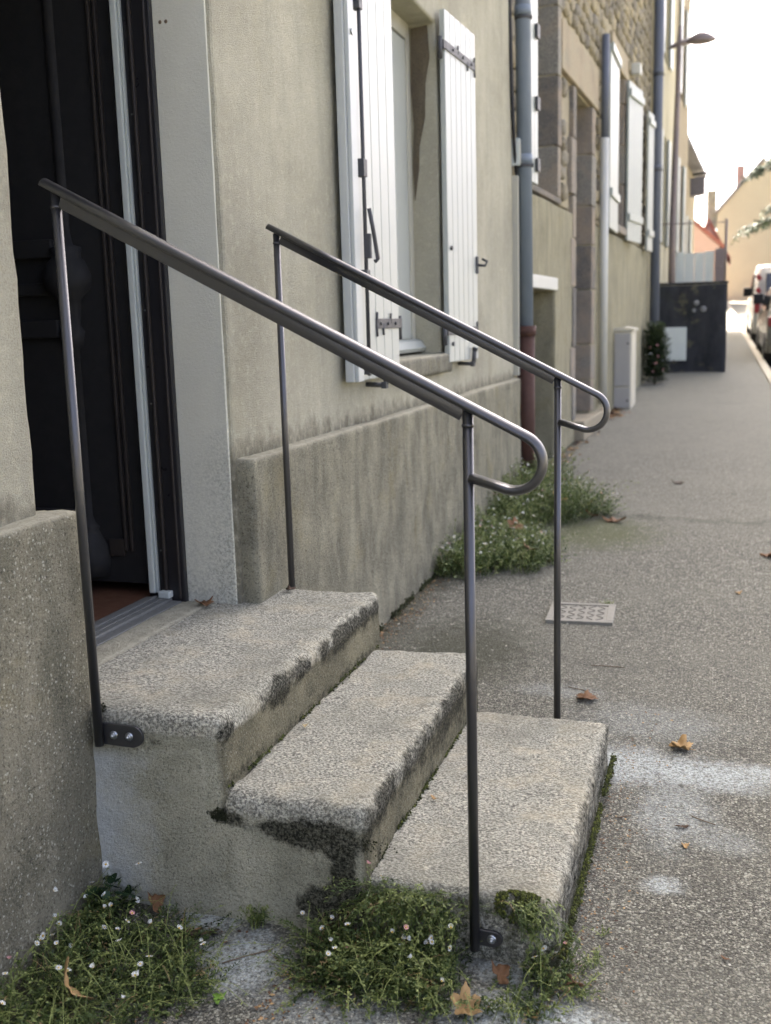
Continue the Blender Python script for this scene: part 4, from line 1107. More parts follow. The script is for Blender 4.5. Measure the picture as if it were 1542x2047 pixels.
mesh_np('lamp_head', V, Fc, 'lampgrey', t, None, True)

# ================================================================== VEHICLES
def vehicle(name, label, x0, yr, L, W, H, mat, van=True, cat='van'):
    """rear towards the viewer; x0 = left side, yr = rear bumper, driving away along +Y"""
    zg_ = gz(yr+L/2)-.15; t = empty(name, (x0+W/2, yr+L/2, zg_), 0, label, cat, 'vehicles parked along the kerb'); LOCAL.add(t.name)
    sl = math.atan2(gz(yr+L)-gz(yr), L); t.rotation_euler = (sl, 0, .0178)
    if van: prof = [(0, .32), (.0, .75), (.06, 1.05), (.18, H*.97), (.35, H), (L*.62, H), (L*.74, H*.90), (L*.86, 1.12), (L*.97, .98), (L, .7), (L, .32)]
    else: prof = [(0, .30), (-.02, .62), (.08, .92), (.25, .98), (.62, H*.95), (1.0, H), (L*.5, H*.99), (L*.60, H*.93), (L*.74, .98), (L*.95, .86), (L, .65), (L, .30)]
    secs = [(-1.0, 0), (-.97, .0), (-.90, 0), (0, 0), (.90, 0), (.97, 0), (1.0, 0)]
    bm = bmesh.new(); rings = []
    for q in (-1, -.93, -.5, .5, .93, 1):
        ring = []
        for (y, z) in prof:
            tumble = 1 - .16*max(0, (z-.95)/(H-.95)) if z > .95 else 1
            edge = 1 if abs(q) < .99 else .985
            yy = L/2+(y-L/2)*(1 if abs(q) < .8 else (.985 if abs(q) < .95 else .955)); zz = z if abs(q) < .8 else .32+(z-.32)*(.992 if abs(q) < .95 else .96)
            ring.append(bm.verts.new((q*W/2*tumble*edge, yy-L/2, zz)))
        rings.append(ring)
    for a, c in zip(rings[:-1], rings[1:]):
        for k in range(len(prof)):
            f = bm.faces.new((a[k], a[(k+1) % len(prof)], c[(k+1) % len(prof)], c[k])); f.smooth = True
    bm.faces.new(rings[0]); bm.faces.new(list(reversed(rings[-1])))
    bmesh.ops.recalc_face_normals(bm, faces=bm.faces)
    me = bpy.data.meshes.new('body'); bm.to_mesh(me); bm.free(); bo = link('body', me, mat, t)
    yb = -L/2
    b = MB(); b.box((-W*.40, yb-.03, .34), (W*.40, yb+.06, .56), None, .02); b.obj('bumper', 'black' if van else mat, t)
    if van:
        r = Matrix.Rotation(math.radians(-6), 3, 'X')
        for sx in (-1, 1): box('rear_window', (sx*.32*W*.62-.27, yb+.075, 1.12), (sx*.32*W*.62+.27, yb+.095, H*.90), 'glass', t, .01, r)
        box('side_window', (-W*.478, yb+L*.52, 1.12), (-W*.455, yb+L*.70, H*.88), 'glass', t, .006, Matrix.Rotation(math.radians(9), 3, 'Y'))
    else:
        box('rear_window', (-W*.36, yb+.36, 1.0), (W*.36, yb+.375, 1.42), 'glass', t, .006, Matrix.Rotation(math.radians(-40), 3, 'X'))
        box('side_window', (-W*.472, yb+L*.22, 1.02), (-W*.45, yb+L*.58, H*.90), 'glass', t, .006, Matrix.Rotation(math.radians(14), 3, 'Y'))
    for sx in (-1, 1):
        box('tail_light', (sx*W*.45-.06, yb-.012, .78), (sx*W*.45+.06, yb+.10, 1.12 if van else .95), 'red', t, .015)
        if van:
            for q in range(2): box('red_stripe', (sx*W*.44-.05, yb+.035+q*.05, 1.22+q*.30), (sx*W*.44+.05, yb+.10+q*.05, 1.36+q*.30), 'red', t, .01, Matrix.Rotation(math.radians(30*sx), 3, 'Y'))
        m = MB(); m.box((sx*(W/2+.02)-.10, yb+L*.72-.05, 1.08), (sx*(W/2+.02)+.10, yb+L*.72+.05, 1.30), None, .03); m.obj('mirror', 'black', t)
        for yw in (.75, L-.80):
            m = MB(); m.tube([(sx*(W/2-.20), yb+yw, .31), (sx*(W/2+.005), yb+yw, .31)], .31, 24); wh = m.obj('wheel', 'black', t)
            m = MB(); m.tube([(sx*(W/2+.004), yb+yw, .31), (sx*(W/2+.012), yb+yw, .31)], .19, 18); m.obj('rim', 'alu', wh)
    return t
vehicle('parked_van', 'white van with red tail lights and black mirror parked at the kerb', .57, 26.0, 4.3, 1.78, 1.86, 'carwhite', True, 'van')
vehicle('parked_car', 'silver-beige car at the right edge, parked behind the white van', .68, 20.4, 4.1, 1.7, 1.46, 'carbeige', False, 'car')

# ================================================================== VEGETATION
def foliage(stems, leaf_len, leaf_w, mat, name, parent, stem_w=.0011, leaf_gap=.009, tint0=.0, leafdroop=.3, start=.12):
    """stems: list of (root, tip, arch, tint). One mesh of thin stems and narrow leaves."""
    V = []; T = []; K = []
    for root, tip, arch, tt in stems:
        root = np.array(root); tip = np.array(tip); L = np.linalg.norm(tip-root)
        mid = (root+tip)/2 + np.array([0, 0, arch])
        n = 5; P = [(1-q)**2*root + 2*q*(1-q)*mid + q*q*tip for q in np.linspace(0, 1, n)]
        side = np.cross(P[-1]-P[0], [0, 0, 1.0]); ns = np.linalg.norm(side); side = side/ns if ns > 1e-6 else np.array([1., 0, 0])
        for i in range(n-1):
            w0 = stem_w*(1-.5*i/n); b0 = len(V)
            V += [P[i]-side*w0, P[i]+side*w0, P[i+1]+side*w0*.85, P[i+1]-side*w0*.85]; K += [min(1, tt*.8+.25)]*4
            T += [(b0, b0+1, b0+2), (b0, b0+2, b0+3)]
        m = max(2, int(L/leaf_gap))
        for k in range(m):
            q = start+(1-start)*(k+nrng.random())/m; p = (1-q)**2*root + 2*q*(1-q)*mid + q*q*tip
            a = nrng.uniform(0, 2*PI); up = nrng.uniform(-.15, .9)
            d = np.array([math.cos(a), math.sin(a), up]) + (tip-root)/max(L, 1e-6)*.7; d /= np.linalg.norm(d)
            ll = leaf_len*nrng.uniform(.55, 1.25)*(1.1-.45*q); lw = leaf_w*nrng.uniform(.7, 1.3)
            s = np.cross(d, [nrng.normal(0, .4), nrng.normal(0, .4), 1.0]); s /= np.linalg.norm(s)+1e-9
            b0 = len(V); dr = np.array([0, 0, -leafdroop*ll])
            V += [p, p+d*ll*.5+s*lw, p+d*ll*.5-s*lw, p+d*ll+dr]
            kk = min(1, max(0, tt + nrng.normal(0, .14) + .25*(q-.5))); K += [kk*.7, kk, kk, min(1, kk+.12)]
            T += [(b0, b0+1, b0+2), (b0+1, b0+3, b0+2)]
    o = fast_mesh(name, np.array(V), np.array(T), mat, parent, np.array(K)); o['kind'] = 'stuff'; return o

def flower_mesh(petal, n=15, r=.0075, cup=.15):
    bm = bmesh.new()
    c = bm.verts.new((0, 0, .0006))
    for k in range(n):
        a = 2*PI*k/n; h_ = PI/n*.78
        p = [bm.verts.new((math.cos(a+da)*rr, math.sin(a+da)*rr, z)) for da, rr, z in ((-h_, .0022, .0004), (h_, .0022, .0004), (h_*.55, r, r*cup+rnd.uniform(-.0006, .0006)), (-h_*.55, r, r*cup+rnd.uniform(-.0006, .0006)))]
        f = bm.faces.new((p[0], p[3], p[2], p[1])); f.material_index = 0
    rg = [bm.verts.new((math.cos(2*PI*k/8)*.0027, math.sin(2*PI*k/8)*.0027, .0006)) for k in range(8)]
    r2 = [bm.verts.new((math.cos(2*PI*k/8)*.0018, math.sin(2*PI*k/8)*.0018, .0018)) for k in range(8)]
    for k in range(8):
        f = bm.faces.new((rg[k], rg[(k+1) % 8], r2[(k+1) % 8], r2[k])); f.material_index = 1
    f = bm.faces.new(r2); f.material_index = 1
    bm.verts.remove(c)
    me = bpy.data.meshes.new('flower'); bm.to_mesh(me); bm.free()
    me.materials.append(M[petal]); me.materials.append(M['disc']); return me
FW = [flower_mesh('petal', 15, .0078, .12), flower_mesh('petal', 14, .0070, .45), flower_mesh('petal', 13, .0058, 1.2)]
FP = [flower_mesh('petalpink', 13, .0060, .9), flower_mesh('petalpink', 12, .0065, .3)]

def add_flowers(parent, spots, scale=1.0, pink=.1):
    for (x, y, z) in spots:
        me = rnd.choice(FP) if rnd.random() < pink else rnd.choice(FW)
        o = bpy.data.objects.new('flower', me); col.objects.link(o); o.parent = parent
        o.matrix_parent_inverse = Matrix.Translation(parent.location).inverted()
        o.location = (x, y, z); s = scale*rnd.uniform(.8, 1.15); o.scale = (s, s, s)
        o.rotation_euler = (rnd.gauss(.55, .4), rnd.gauss(.1, .4), rnd.uniform(0, 6.28))

def clump(name, label, roots, nst, spread, hgt, group, leaf=(.018, .0022), mat='leaf', nfl=20, fscale=1.0, pink=.1, extra_st=(), extra_fl=(), gap=.009, dirfn=None, clipx=None, cat='plant', tintb=.45, flz=.02):
    cx = sum(r[0] for r in roots)/len(roots); cy = sum(r[1] for r in roots)/len(roots)
    t = empty(name, (cx, cy, pav_z(cx, cy)), 0, label, cat, group)
    st = []; tips = []; lst = []
    for k in range(nst):
        rx, ry, rr, rh = rnd.choice(roots)
        a = rnd.uniform(0, 2*PI); q = rr*math.sqrt(rnd.random())
        x, y = rx+math.cos(a)*q, ry+math.sin(a)*q
        if clipx is not None and x < clipx: x = clipx+rnd.uniform(0, .02)
        if nz((x*13, y*13, 5)) < -.18 and rnd.random() < .8: continue
        zb = pav_z(x, y)
        L = spread*rnd.uniform(.4, 1.2); b_ = rnd.uniform(0, 2*PI) if dirfn is None else dirfn(x, y)
        top = (1-.55*(q/rr)**2)*rh*hgt*rnd.uniform(.5, 1.15)
        tx, ty = x+math.cos(b_)*L, y+math.sin(b_)*L
        if clipx is not None and tx < clipx: tx = clipx+rnd.uniform(0, .03)
        tip = (tx, ty, zb+top)
        st.append(((x, y, zb-.005), tip, rnd.uniform(.2, .7)*top, min(1, max(0, rnd.gauss(tintb, .22)+.25*(top/hgt-.5)))))
        tips.append(tip)
    for k in range(nst//9):
        rx, ry, rr, rh = rnd.choice(roots); a = rnd.uniform(0, 2*PI); q = rr*math.sqrt(rnd.random()); x, y = rx+math.cos(a)*q, ry+math.sin(a)*q
        b_ = rnd.uniform(0, 2*PI); L = spread*rnd.uniform(1.2, 2.2); x2, y2 = x+math.cos(b_)*L, y+math.sin(b_)*L
        if clipx is not None: x = max(x, clipx+.01); x2 = max(x2, clipx+.01)
        lst.append(((x, y, pav_z(x, y)), (x2, y2, pav_z(x2, y2)+hgt*rnd.uniform(.25, 1.0)), hgt*rnd.uniform(.5, 1.1), rnd.uniform(.6, 1)))
    st += list(extra_st)
    def clear(p): return not (-.515 < p[0] < -.385 and 1.93 < p[1] < 2.075 and p[2] > -.04)
    st = [q for q in st if clear(q[0]) and clear(q[1])]; lst = [q for q in lst if clear(q[1])]; tips = [q for q in tips if clear(q)]
    foliage(st, leaf[0], leaf[1], mat, 'foliage', t, leaf_gap=gap, stem_w=.0010 if leaf[0] < .022 else .0014)
    dst = [(a_, tuple(b_), c_, 1) for a_, b_, c_, d_ in rnd.sample(st, max(6, len(st)//14))]
    foliage([(a_, (b_[0]+rnd.uniform(-.03, .03), b_[1]+rnd.uniform(-.03, .03), b_[2]*.9+.01), c_, 1) for a_, b_, c_, d_ in dst], leaf[0]*.7, leaf[1]*.8, 'straw', 'dead_stems', t, leaf_gap=gap*3, stem_w=.0009)
    foliage(lst, leaf[0]*.8, leaf[1], mat, 'trailing_stems', t, leaf_gap=gap*3.5, stem_w=.0011)
    tips.sort(key=lambda p: -p[2]); pool = tips[:max(nfl*4, 10)]
    fs = [rnd.choice(pool) for _ in range(nfl)]
    add_flowers(t, [(x+rnd.uniform(-.02, .02), y+rnd.uniform(-.02, .02), z+rnd.uniform(.0, flz)) for x, y, z in fs] + list(extra_fl), fscale, pink)
    return t
GP = 'daisy-flowered fleabane clumps at the foot of the house'
# foreground, left
clump('fleabane_plant', 'dense green fleabane with white daisies under the speckled plinth, bottom left', [(-1.40, 1.95, .10, .8), (-1.33, 1.80, .13, 1), (-1.38, 1.62, .14, 1), (-1.22, 1.68, .13, .85), (-1.20, 1.90, .11, .75), (-1.40, 1.45, .14, 1), (-1.22, 1.50, .13, .8), (-1.10, 1.80, .08, .55)],
      1350, .095, .088, GP, nfl=40, fscale=1.0, clipx=-1.44, gap=.0065,
      extra_fl=[(-1.375, 1.99, .10), (-1.43, 1.86, .095), (-1.31, 2.03, .09)])
# foreground, in front of the steps
ex = []; exf = []
for _ in range(150):      # trailing over the near corner of the bottom step
    x = rnd.uniform(-.76, -.50); r0 = (x, 2.085, rnd.uniform(.02, .10)); a = rnd.uniform(-PI*.95, -PI*.05)
    L = rnd.uniform(.05, .15); tip = (x+math.cos(a)*L*1.1, 2.07+math.sin(a)*L*.7, max(-.03, r0[2]+rnd.uniform(-.10, .045)))
    ex.append((r0, tip, rnd.uniform(.01, .06), rnd.uniform(.35, .85)))
for (x, y, z) in ((-.735, 2.06, .155), (-.70, 2.05, .135), (-.62, 1.97, .07), (-.53, 2.01, .06), (-.525, 1.98, .03), (-.60, 1.94, .02)):
    exf.append((x, y, z)); ex.append(((x+rnd.uniform(-.02, .02), 2.07, .04), (x, y, z-.002), .03, .8))
clump('fleabane_plant', 'green fleabane spilling over the near end of the bottom step', [(-.80, 2.02, .08, .8), (-.70, 1.98, .10, 1), (-.60, 2.0, .09, 1), (-.66, 1.92, .09, .8), (-.54, 1.95, .08, .8), (-.78, 1.93, .07, .5)],
      680, .09, .085, GP, nfl=20, fscale=1.0, extra_st=ex, extra_fl=exf, gap=.0062)
ex = []
for _ in range(70):
    x = rnd.uniform(-.46, -.33); r0 = (x, 2.085, rnd.uniform(.05, .105)); a = rnd.uniform(-PI*.9, -PI*.02); L = rnd.uniform(.03, .11)
    ex.append((r0, (x+math.cos(a)*L, 2.07+math.sin(a)*L*.6, max(-.03, r0[2]+rnd.uniform(-.08, .03))), rnd.uniform(.005, .04), rnd.uniform(.4, .9)))
clump('fleabane_plant', 'thin fleabane tuft right of the handrail foot', [(-.34, 2.03, .05, .8), (-.30, 2.06, .05, .7), (-.40, 1.93, .05, .5), (-.33, 1.95, .04, .45)], 190, .06, .085, GP, nfl=5, extra_st=ex, gap=.0065, tintb=.5)
# against the wall, mid distance
clump('fleabane_plant', 'bushy fleabane speckled with white daisies against the plinth', [(-1.30, 5.35, .16, .8), (-1.25, 5.65, .2, 1), (-1.30, 6.0, .2, 1.1), (-1.08, 5.55, .16, .7), (-1.1, 5.95, .18, .8), (-.98, 5.75, .12, .5)], 1400, .13, .21, GP, leaf=(.030, .0042), mat='leafdry', nfl=130, fscale=1.15, clipx=-1.44, gap=.013, tintb=.55)
clump('fleabane_plant', 'fleabane mound full of daisies at the far end of the plinth', [(-1.30, 6.6, .2, 1.0), (-1.28, 7.0, .24, 1.25), (-1.25, 7.45, .24, 1.2), (-1.05, 6.85, .2, .9), (-1.0, 7.3, .2, .9), (-.84, 7.1, .15, .55), (-1.25, 7.9, .2, 1.3)], 1400, .15, .25, GP, leaf=(.032, .0045), mat='leafdry', nfl=170, fscale=1.2, clipx=-1.44, gap=.014, tintb=.5)
# weeds at the wall foot and on the pavement
def tuft(label, x, y, n, L, h, mat='leaf', ll=.02):
    t = empty('weed', (x, y, pav_z(x, y)), 0, label, 'weed', 'small weeds in the pavement')
    st = []
    for _ in range(n):
        a = rnd.uniform(0, 2*PI); q = L*rnd.uniform(.3, 1)
        st.append(((x+rnd.uniform(-.3, .3)*L, y+rnd.uniform(-.3, .3)*L, pav_z(x, y)-.002), (x+math.cos(a)*q, y+math.sin(a)*q, pav_z(x, y)+h*rnd.uniform(.4, 1)), h*.3, rnd.uniform(.4, .95)))
    foliage(st, ll, ll*.1, mat, 'foliage', t)
tuft('small green weed on the asphalt beside the bottom step', -.228, 2.25, 7, .025, .018)
tuft('pale green grass blades on the asphalt near the step corner', -.225, 2.13, 12, .045, .025)
tuft('little weed by the manhole cover', -.50, 4.93, 22, .045, .015, 'leaf', .016)
tuft('small weed at the corner of step and pavement edge', -.255, 2.02, 22, .06, .03)
tuft('sprig growing from the step side wall', -1.02, 2.06, 30, .06, .06)
# dark round-leaved weed in the corner by the plinth
t = empty('round_leaved_weed', (-1.37, 2.06, pav_z(-1.37, 2.06)), 0, 'dark round-leaved weed in the corner of plinth and steps', 'weed')
for k in range(26):
    a = rnd.uniform(0, 2*PI); q = .07*math.sqrt(rnd.random()); x, y = -1.385+math.cos(a)*q*1.1, 2.03+math.sin(a)*q*.55; z = pav_z(x, y)+rnd.uniform(.02, .10)*(1-q*5)
    r = rnd.uniform(.010, .017); V = [(0, 0, -.003)]+[(r*math.cos(b_)*(1+.08*math.cos(3*b_)), r*math.sin(b_), .002*math.sin(2*b_)) for b_ in [2*PI*i/10 for i in range(10)]]
    o = mesh_np('leaf', V, [(0, i+1, (i+1) % 10+1) for i in range(10)], 'roundleaf', t, [rnd.random()]*11, True)
    o.matrix_parent_inverse = Matrix.Translation(t.location).inverted(); o.location = (x, y, z); o.rotation_euler = (rnd.gauss(.5, .3), rnd.gauss(0, .4), rnd.uniform(0, 6))

# bush by the dark wall
t = empty('bush', (-1.0, 16.6, gz(16.6)), 0, 'small dark green bush between plaster wall and dark wall', 'bush')
st = []; bz = gz(16.6)
for _ in range(620):
    a = rnd.uniform(0, 2*PI); h_ = rnd.uniform(.05, .95)
    rr = (.17*math.sin(PI*min(1, .22+h_*.72))+.05)*rnd.uniform(.7, 1.15)
    st.append(((-1.0+math.cos(a)*rr*.35, 16.6+math.sin(a)*rr*.35, bz+h_*.8-.05), (-1.0+math.cos(a)*rr*1.1, 16.6+math.sin(a)*rr, bz+h_), .04, min(1, max(0, rnd.gauss(.4, .25)+.3*(h_-.5)))))
foliage(st, .05, .012, 'bush', 'foliage', t, .002, .02)
add_flowers(t, [(-1.0+rnd.uniform(-.12, .15), 16.42, bz+rnd.uniform(.05, .6)) for _ in range(9)], 3.5, .8)
b = MB(); b.tube([(-1.0, 16.6, bz-.05), (-1.0, 16.61, bz+.3), (-.98, 16.6, bz+.6)], .018, 8, True, [.02, .015, .008]); b.obj('stem', 'bark', t)

# conifer overhanging the road from the right
t = empty('conifer_tree', (4.6, 36, gz(36)), 0, 'conifer whose green branches reach in from the right', 'tree')
b = MB(); b.tube([(4.6, 36, gz(36)-.6), (4.6, 36, 5), (4.55, 36, 9), (4.5, 36, 12)], .2, 10, True, [.28, .2, .12, .03]); b.obj('trunk', 'bark', t)
st = []; lb = MB()
def limb(z0, ang, L, droop):
    p0 = np.array([4.6, 36, z0]); d = np.array([math.cos(ang), math.sin(ang), 0]); up = .12*L
    P = [p0 + d*L*q + np.array([0, 0, up*math.sin(PI*.6*q)-droop*q*q]) for q in np.linspace(0, 1, 7)]
    lb.tube([Vector(p) for p in P], .04, 6, True, [.06*(1-.9*i/6)+.006 for i in range(7)])
    for i in range(130):
        q = rnd.uniform(.25, 1.0); k = min(5, int(q*6)); f = q*6-k; p = P[k]*(1-f)+P[k+1]*f
        s = rnd.choice((-1, 1)); w_ = (.75-.45*q)*rnd.uniform(.3, 1)
        tip = p + d*rnd.uniform(.1, .4) + np.array([-d[1], d[0], 0])*s*w_ + np.array([0, 0, rnd.uniform(-.30, .04)])
        st.append((p, tip, rnd.uniform(-.02, .08), min(1, max(0, rnd.gauss(.45, .25)))))
limb(4.3, PI*1.0, 4.2, .9); limb(4.5, PI*1.03, 3.9, .9); limb(6.1, PI*1.02, 4.1, 1.0); limb(6.3, PI*.98, 3.7, .9); limb(5.0, PI*1.12, 3.6, .9); limb(7.0, PI*.86, 3.4, 1.0)
for k in range(16): limb(4.5+k*.45, rnd.uniform(0, 2*PI), 3.6-.18*k, .8)
lb.obj('branch', 'bark', t)
foliage(st, .20, .032, 'needle', 'crown', t, .008, .055, start=.05, leafdroop=.25)

# ================================================================== SMALL THINGS ON THE GROUND
GX = 16000
def gravel():
    x = nrng.uniform(-1.43, .75, GX); y = 1.25+ (nrng.random(GX)**1.5)*5.5
    keep = ~((x > -1.43) & (x < -.30) & (y > 2.07) & (y < 3.3)); x, y = x[keep], y[keep]; n = len(x)
    z = np.array([pav_z(a, b_) for a, b_ in zip(x, y)]); s = nrng.uniform(.0014, .0038, n)*np.where(nrng.random(n) < .05, 1.6, 1)
    s *= np.clip(y/2.6, 1, 1.6)
    a = nrng.uniform(0, 2*PI, n); V = np.zeros((n, 5, 3)); el = nrng.uniform(.6, 1.0, n)
    for k in range(4):
        q = a+k*PI/2; r = s*nrng.uniform(.75, 1.2, n)
        V[:, k, 0] = x+np.cos(q)*r; V[:, k, 1] = y+np.sin(q)*r*el; V[:, k, 2] = z-s*.25
    V[:, 4, 0] = x+nrng.normal(0, .2, n)*s; V[:, 4, 1] = y; V[:, 4, 2] = z+s*nrng.uniform(.3, .75, n)
    T = np.array([[0, 1, 4], [1, 2, 4], [2, 3, 4], [3, 0, 4]])[None]+5*np.arange(n)[:, None, None]
    tint = np.clip(nrng.beta(1.6, 1.6, n), 0, 1)
    o = fast_mesh('gravel', V.reshape(-1, 3), T.reshape(-1, 3), 'gravel', None, np.repeat(tint, 5))
    tag(o, 'loose pale aggregate stones set in the worn asphalt', 'gravel', None, 'stuff')
gravel()

def leaf_shape(kind, r):
    n = 40; pts = []
    for i in range(n):
        a = 2*PI*i/n - PI/2
        if kind == 'maple':
            f = .50+.42*abs(math.cos(2.5*(a-PI/2)))**.8 * (1 if math.sin(a) > -.75 else .5) + .10*abs(math.cos(7.5*a)); sx = 1.0
        elif kind == 'oval': f = .5+.5*abs(math.sin(a))**1.6; sx = .55
        else: f = .75+.2*math.sin(3*a+1)+.1*math.sin(7*a); sx = .75
        pts.append((math.cos(a)*f*r*sx, math.sin(a)*f*r))
    return pts
def fallen_leaf(label, x, y, r, kind, mat, rz=0.0, curl=.4, tilt=(0, 0), z=None, name='fallen_leaf', lift=.004):
    R_ = random.Random(int(abs(x*1000)+abs(y*777)))
    pts = leaf_shape(kind, r); V = [(0, 0, 0)]; ph = R_.uniform(0, 6)
    def zc_(px, py):
        q = math.hypot(px, py)/r; a = math.atan2(py, px)
        return r*curl*(q*q*(.5+.5*math.sin(2*a+ph)) + .22*q*math.sin(5*a+ph)) + abs(px)/r*r*curl*.35
    for f in (.5, 1.0): V += [(px*f, py*f, zc_(px*f, py*f)) for px, py in pts]
    n = len(pts); Fc = [(0, 1+i, 1+(i+1) % n) for i in range(n)] + [(1+i, 1+n+i, 1+n+(i+1) % n, 1+(i+1) % n) for i in range(n)]
    b0 = len(V); V += [(-.004*r*8, -r*.55, .0), (.004*r*8, -r*.55, .0), (.003*r*8, -r*1.15, r*.06), (-.003*r*8, -r*1.15, r*.06)]; Fc.append((b0, b0+1, b0+2, b0+3))
    o = mesh_np(name, V, Fc, mat, None, None, True)
    o.location = (x, y, (pav_z(x, y) if z is None else z)+lift); o.rotation_euler = (tilt[0], tilt[1], rz)
    md = o.modifiers.new('thick', 'SOLIDIFY'); md.thickness = .0006
    tag(o, label, 'leaf', 'dead leaves lying about'); return o
fallen_leaf('curled tan leaf on the pale dust beside the bottom step', -.096, 3.321, .042, 'maple', 'dry_tan', 1.2, .55)
fallen_leaf('brown leaf lying behind the far handrail post', -.44, 3.66, .045, 'maple', 'dry_brown', 2.4, .4)
fallen_leaf('large tan leaf standing in the fleabane at the bottom left', -1.262, 1.66, .055, 'oval', 'dry_tan', 2.2, .6, (1.1, .2), lift=.075)
fallen_leaf('pale lobed leaf at the bottom edge below the handrail foot', -.475, 1.895, .036, 'maple', 'dry_tan', .5, 1.0, (.5, .25), lift=.014)
fallen_leaf('crisp brown leaf by the door frame on the top step', -1.60, 2.98, .034, 'maple', 'dry_brown', .9, .5, z=.463)
fallen_leaf('small dark leaf on the top step under the far post', -1.40, 3.22, .025, 'rag', 'dry_dark', .2, .5, z=.462)
fallen_leaf('long brown leaf at the end of the daisy mound', -.66, 6.90, .085, 'rag', 'dry_brown', 1.4, .45)
fallen_leaf('dark leaf alone in the middle of the pavement', -.315, 8.45, .06, 'rag', 'dry_dark', 1.3, .4)
fallen_leaf('brown leaf at the right edge of the picture', .27, 6.10, .055, 'rag', 'dry_brown', .7, .5)
fallen_leaf('brown leaf caught in the weeds under the bracket', -1.285, 2.05, .034, 'rag', 'dry_brown', 1.1, .5, (.6, .2), lift=.03)
fallen_leaf('dull brown leaf lying against the pale dust patch at the left', -1.13, 1.985, .045, 'oval', 'dry_dark', 2.2, .4, (.2, .3), lift=.012)
fallen_leaf('small orange leaf scrap on open asphalt', -.062, 2.70, .016, 'rag', 'dry_tan', .3, .6)
fallen_leaf('small dark leaf scrap above the orange one', -.075, 2.80, .018, 'oval', 'dry_dark', 1.6, .5)
fallen_leaf('tiny orange scrap far up the asphalt', .10, 5.29, .025, 'rag', 'dry_tan', .3, .5)
fallen_leaf('tiny brown scrap near the bottom right', .04, 2.225, .011, 'oval', 'dry_brown', 1.2, .5)
fallen_leaf('curled brown leaf beside the step corner weeds', -.27, 2.04, .028, 'rag', 'dry_brown', 2.2, .7, (.3, .2), lift=.01)
fallen_leaf('tan leaf scrap on the pale dust at the bottom', -.335, 1.925, .020, 'rag', 'dry_tan', .6, .5)
fallen_leaf('brown leaf tucked behind the handrail foot', -.425, 2.02, .032, 'rag', 'dry_brown', .8, .7, (.5, 0), lift=.018)
fallen_leaf('russet leaf on the nearer daisy bush', -1.12, 5.85, .055, 'maple', 'dry_brown', .4, .5, (.5, .3), lift=.17)
fallen_leaf('russet leaf low on the nearer daisy bush', -1.0, 5.62, .05, 'rag', 'dry_brown', 1.4, .5, (.4, .3), lift=.10)
fallen_leaf('tan leaf resting on the far daisy mound', -1.0, 6.75, .06, 'rag', 'dry_tan', 1.4, .5, (.4, .3), lift=.17)
fallen_leaf('brown leaf at the edge of the far daisy mound', -.80, 6.80, .06, 'oval', 'dry_brown', .9, .5, (.2, .5), lift=.06)
fallen_leaf('green leaf scrap at the bottom edge', -.99, 1.80, .022, 'rag', 'green_bit', .4, .5)
fallen_leaf('yellow leaf scrap in the joint under the top step', -1.06, 2.50, .012, 'rag', 'dry_pale', .4, .6, z=.279)
fallen_leaf('pale leaf scrap on the bottom step near its riser', -.70, 2.50, .015, 'oval', 'dry_tan', .7, .5, z=.110)
def twig(label, pts, r):
    b = MB(); b.tube(pts, r, 6); tag(b.obj('twig', 'twig'), label, 'twig', 'twigs on the pavement')
def tw(label, x, y, L, a, r=.0016):
    p = []
    for k in range(5):
        q = (k/4-.5)*L; xx, yy = x+math.cos(a)*q+rnd.uniform(-.003, .003), y+math.sin(a)*q+rnd.uniform(-.003, .003); p.append((xx, yy, pav_z(xx, yy)+r*1.5+.001))
    twig(label, p, r)
tw('thin dark twig on the open asphalt', -.02, 2.853, .07, -.5); tw('pale twig behind the bottom step', -.40, 4.02, .13, .1)
tw('short twig beside the bottom step', -.235, 2.82, .05, .5); tw('twig crossing the pale dust on the left', -.99, 1.95, .12, .7, .0014)
tw('twig near the foot of the far post', -.49, 3.75, .07, -.3)

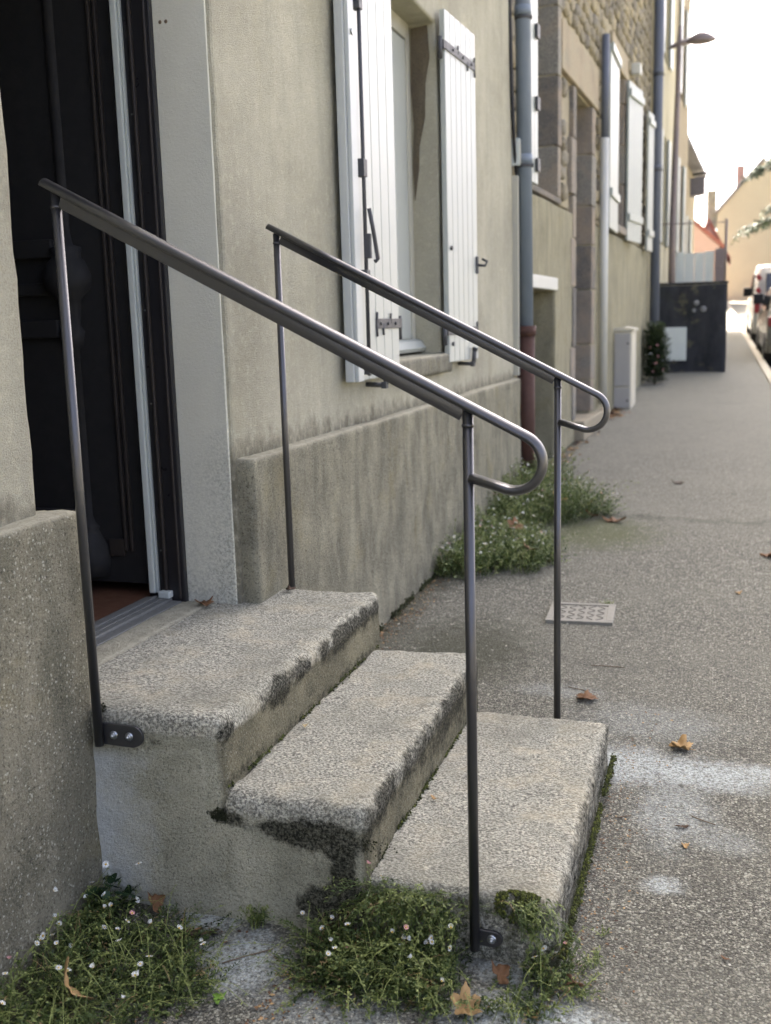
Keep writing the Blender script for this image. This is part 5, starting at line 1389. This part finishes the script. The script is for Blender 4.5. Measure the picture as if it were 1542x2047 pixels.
# crumbs of dead leaf along the foot of the walls
V = []; T = []; K = []
def crumbs(n, xf, y0, y1, s0, s1, zf=pav_z):
    for _ in range(n):
        y = rnd.uniform(y0, y1); x = xf(y)+abs(rnd.gauss(0, .07)); s = rnd.uniform(s0, s1); a = rnd.uniform(0, 6.28); z = zf(x, y)+.002; i = len(V)
        V.extend([(x+math.cos(a)*s, y+math.sin(a)*s, z), (x-math.sin(a)*s*.5, y+math.cos(a)*s*.5, z+s*rnd.uniform(.1, .5)), (x-math.cos(a)*s, y-math.sin(a)*s, z+s*.1), (x+math.sin(a)*s*.5, y-math.cos(a)*s*.5, z)])
        T.extend([(i, i+1, i+2), (i, i+2, i+3)]); K.extend([rnd.random()]*4)
crumbs(260, lambda y: -1.44, 3.4, 5.2, .003, .011); crumbs(300, lambda y: -1.50+.0384*(y-8), 8.2, 13.4, .01, .035); crumbs(140, lambda y: -1.2, 1.5, 2.05, .003, .009); crumbs(120, lambda y: -.30, 2.0, 3.6, .002, .007); crumbs(120, lambda y: -.9, 1.7, 2.02, .003, .008)
crumbs(420, lambda y: -.305, 2.0, 3.3, .0015, .005); crumbs(500, lambda y: -1.43, 3.4, 5.4, .002, .007); crumbs(90, lambda y: -1.30, 12.6, 13.5, .02, .05)
t_ = NT('leaf_crumbs'); t_.done(t_.ramp(t_.attr('tint'), [(0, lin((60, 44, 34))), (.5, lin((122, 88, 60))), (1, lin((180, 150, 108)))]), .85); M['crumb'] = t_.m
o = fast_mesh('leaf_litter', V, T, 'crumb', None, K); tag(o, 'crumbled dead leaf litter along the foot of the walls', 'litter', None, 'stuff')

# manhole cover
mx, my = -.598, 4.745; mz = max(pav_z(mx+dx, my+dy) for dx in (-.14, 0, .14) for dy in (-.15, 0, .15))+.004
t = empty('manhole_cover', (mx, my, mz), 0, 'small square iron access cover with pale rim set in the pavement', 'manhole cover'); t.rotation_euler = (0, 0, .05); LOCAL.add(t.name)
b = MB()
for lo, hi in (((-.15, -.16, -.03), (.15, -.128, .004)), ((-.15, .128, -.03), (.15, .16, .004)), ((-.15, -.1275, -.03), (-.118, .1275, .004)), ((.118, -.1275, -.03), (.15, .1275, .004))): b.box(lo, hi, None, .002)
b.obj('frame', 'lidiron', t)
box('lid', (-.117, -.127, -.03), (.117, .127, -.001), 'lidiron', t, .002)
for i in range(5):
    for j in range(6):
        bb = MB(); bb.box((-.003, -.020, -.0005), (.003, .020, .0022)); o = bb.obj('rib', 'lidrib', t)
        o.rotation_euler = (0, 0, (1 if (i+j) % 2 else -1)*PI/4); o.location = (-.088+i*.044, -.10+j*.04, 0)
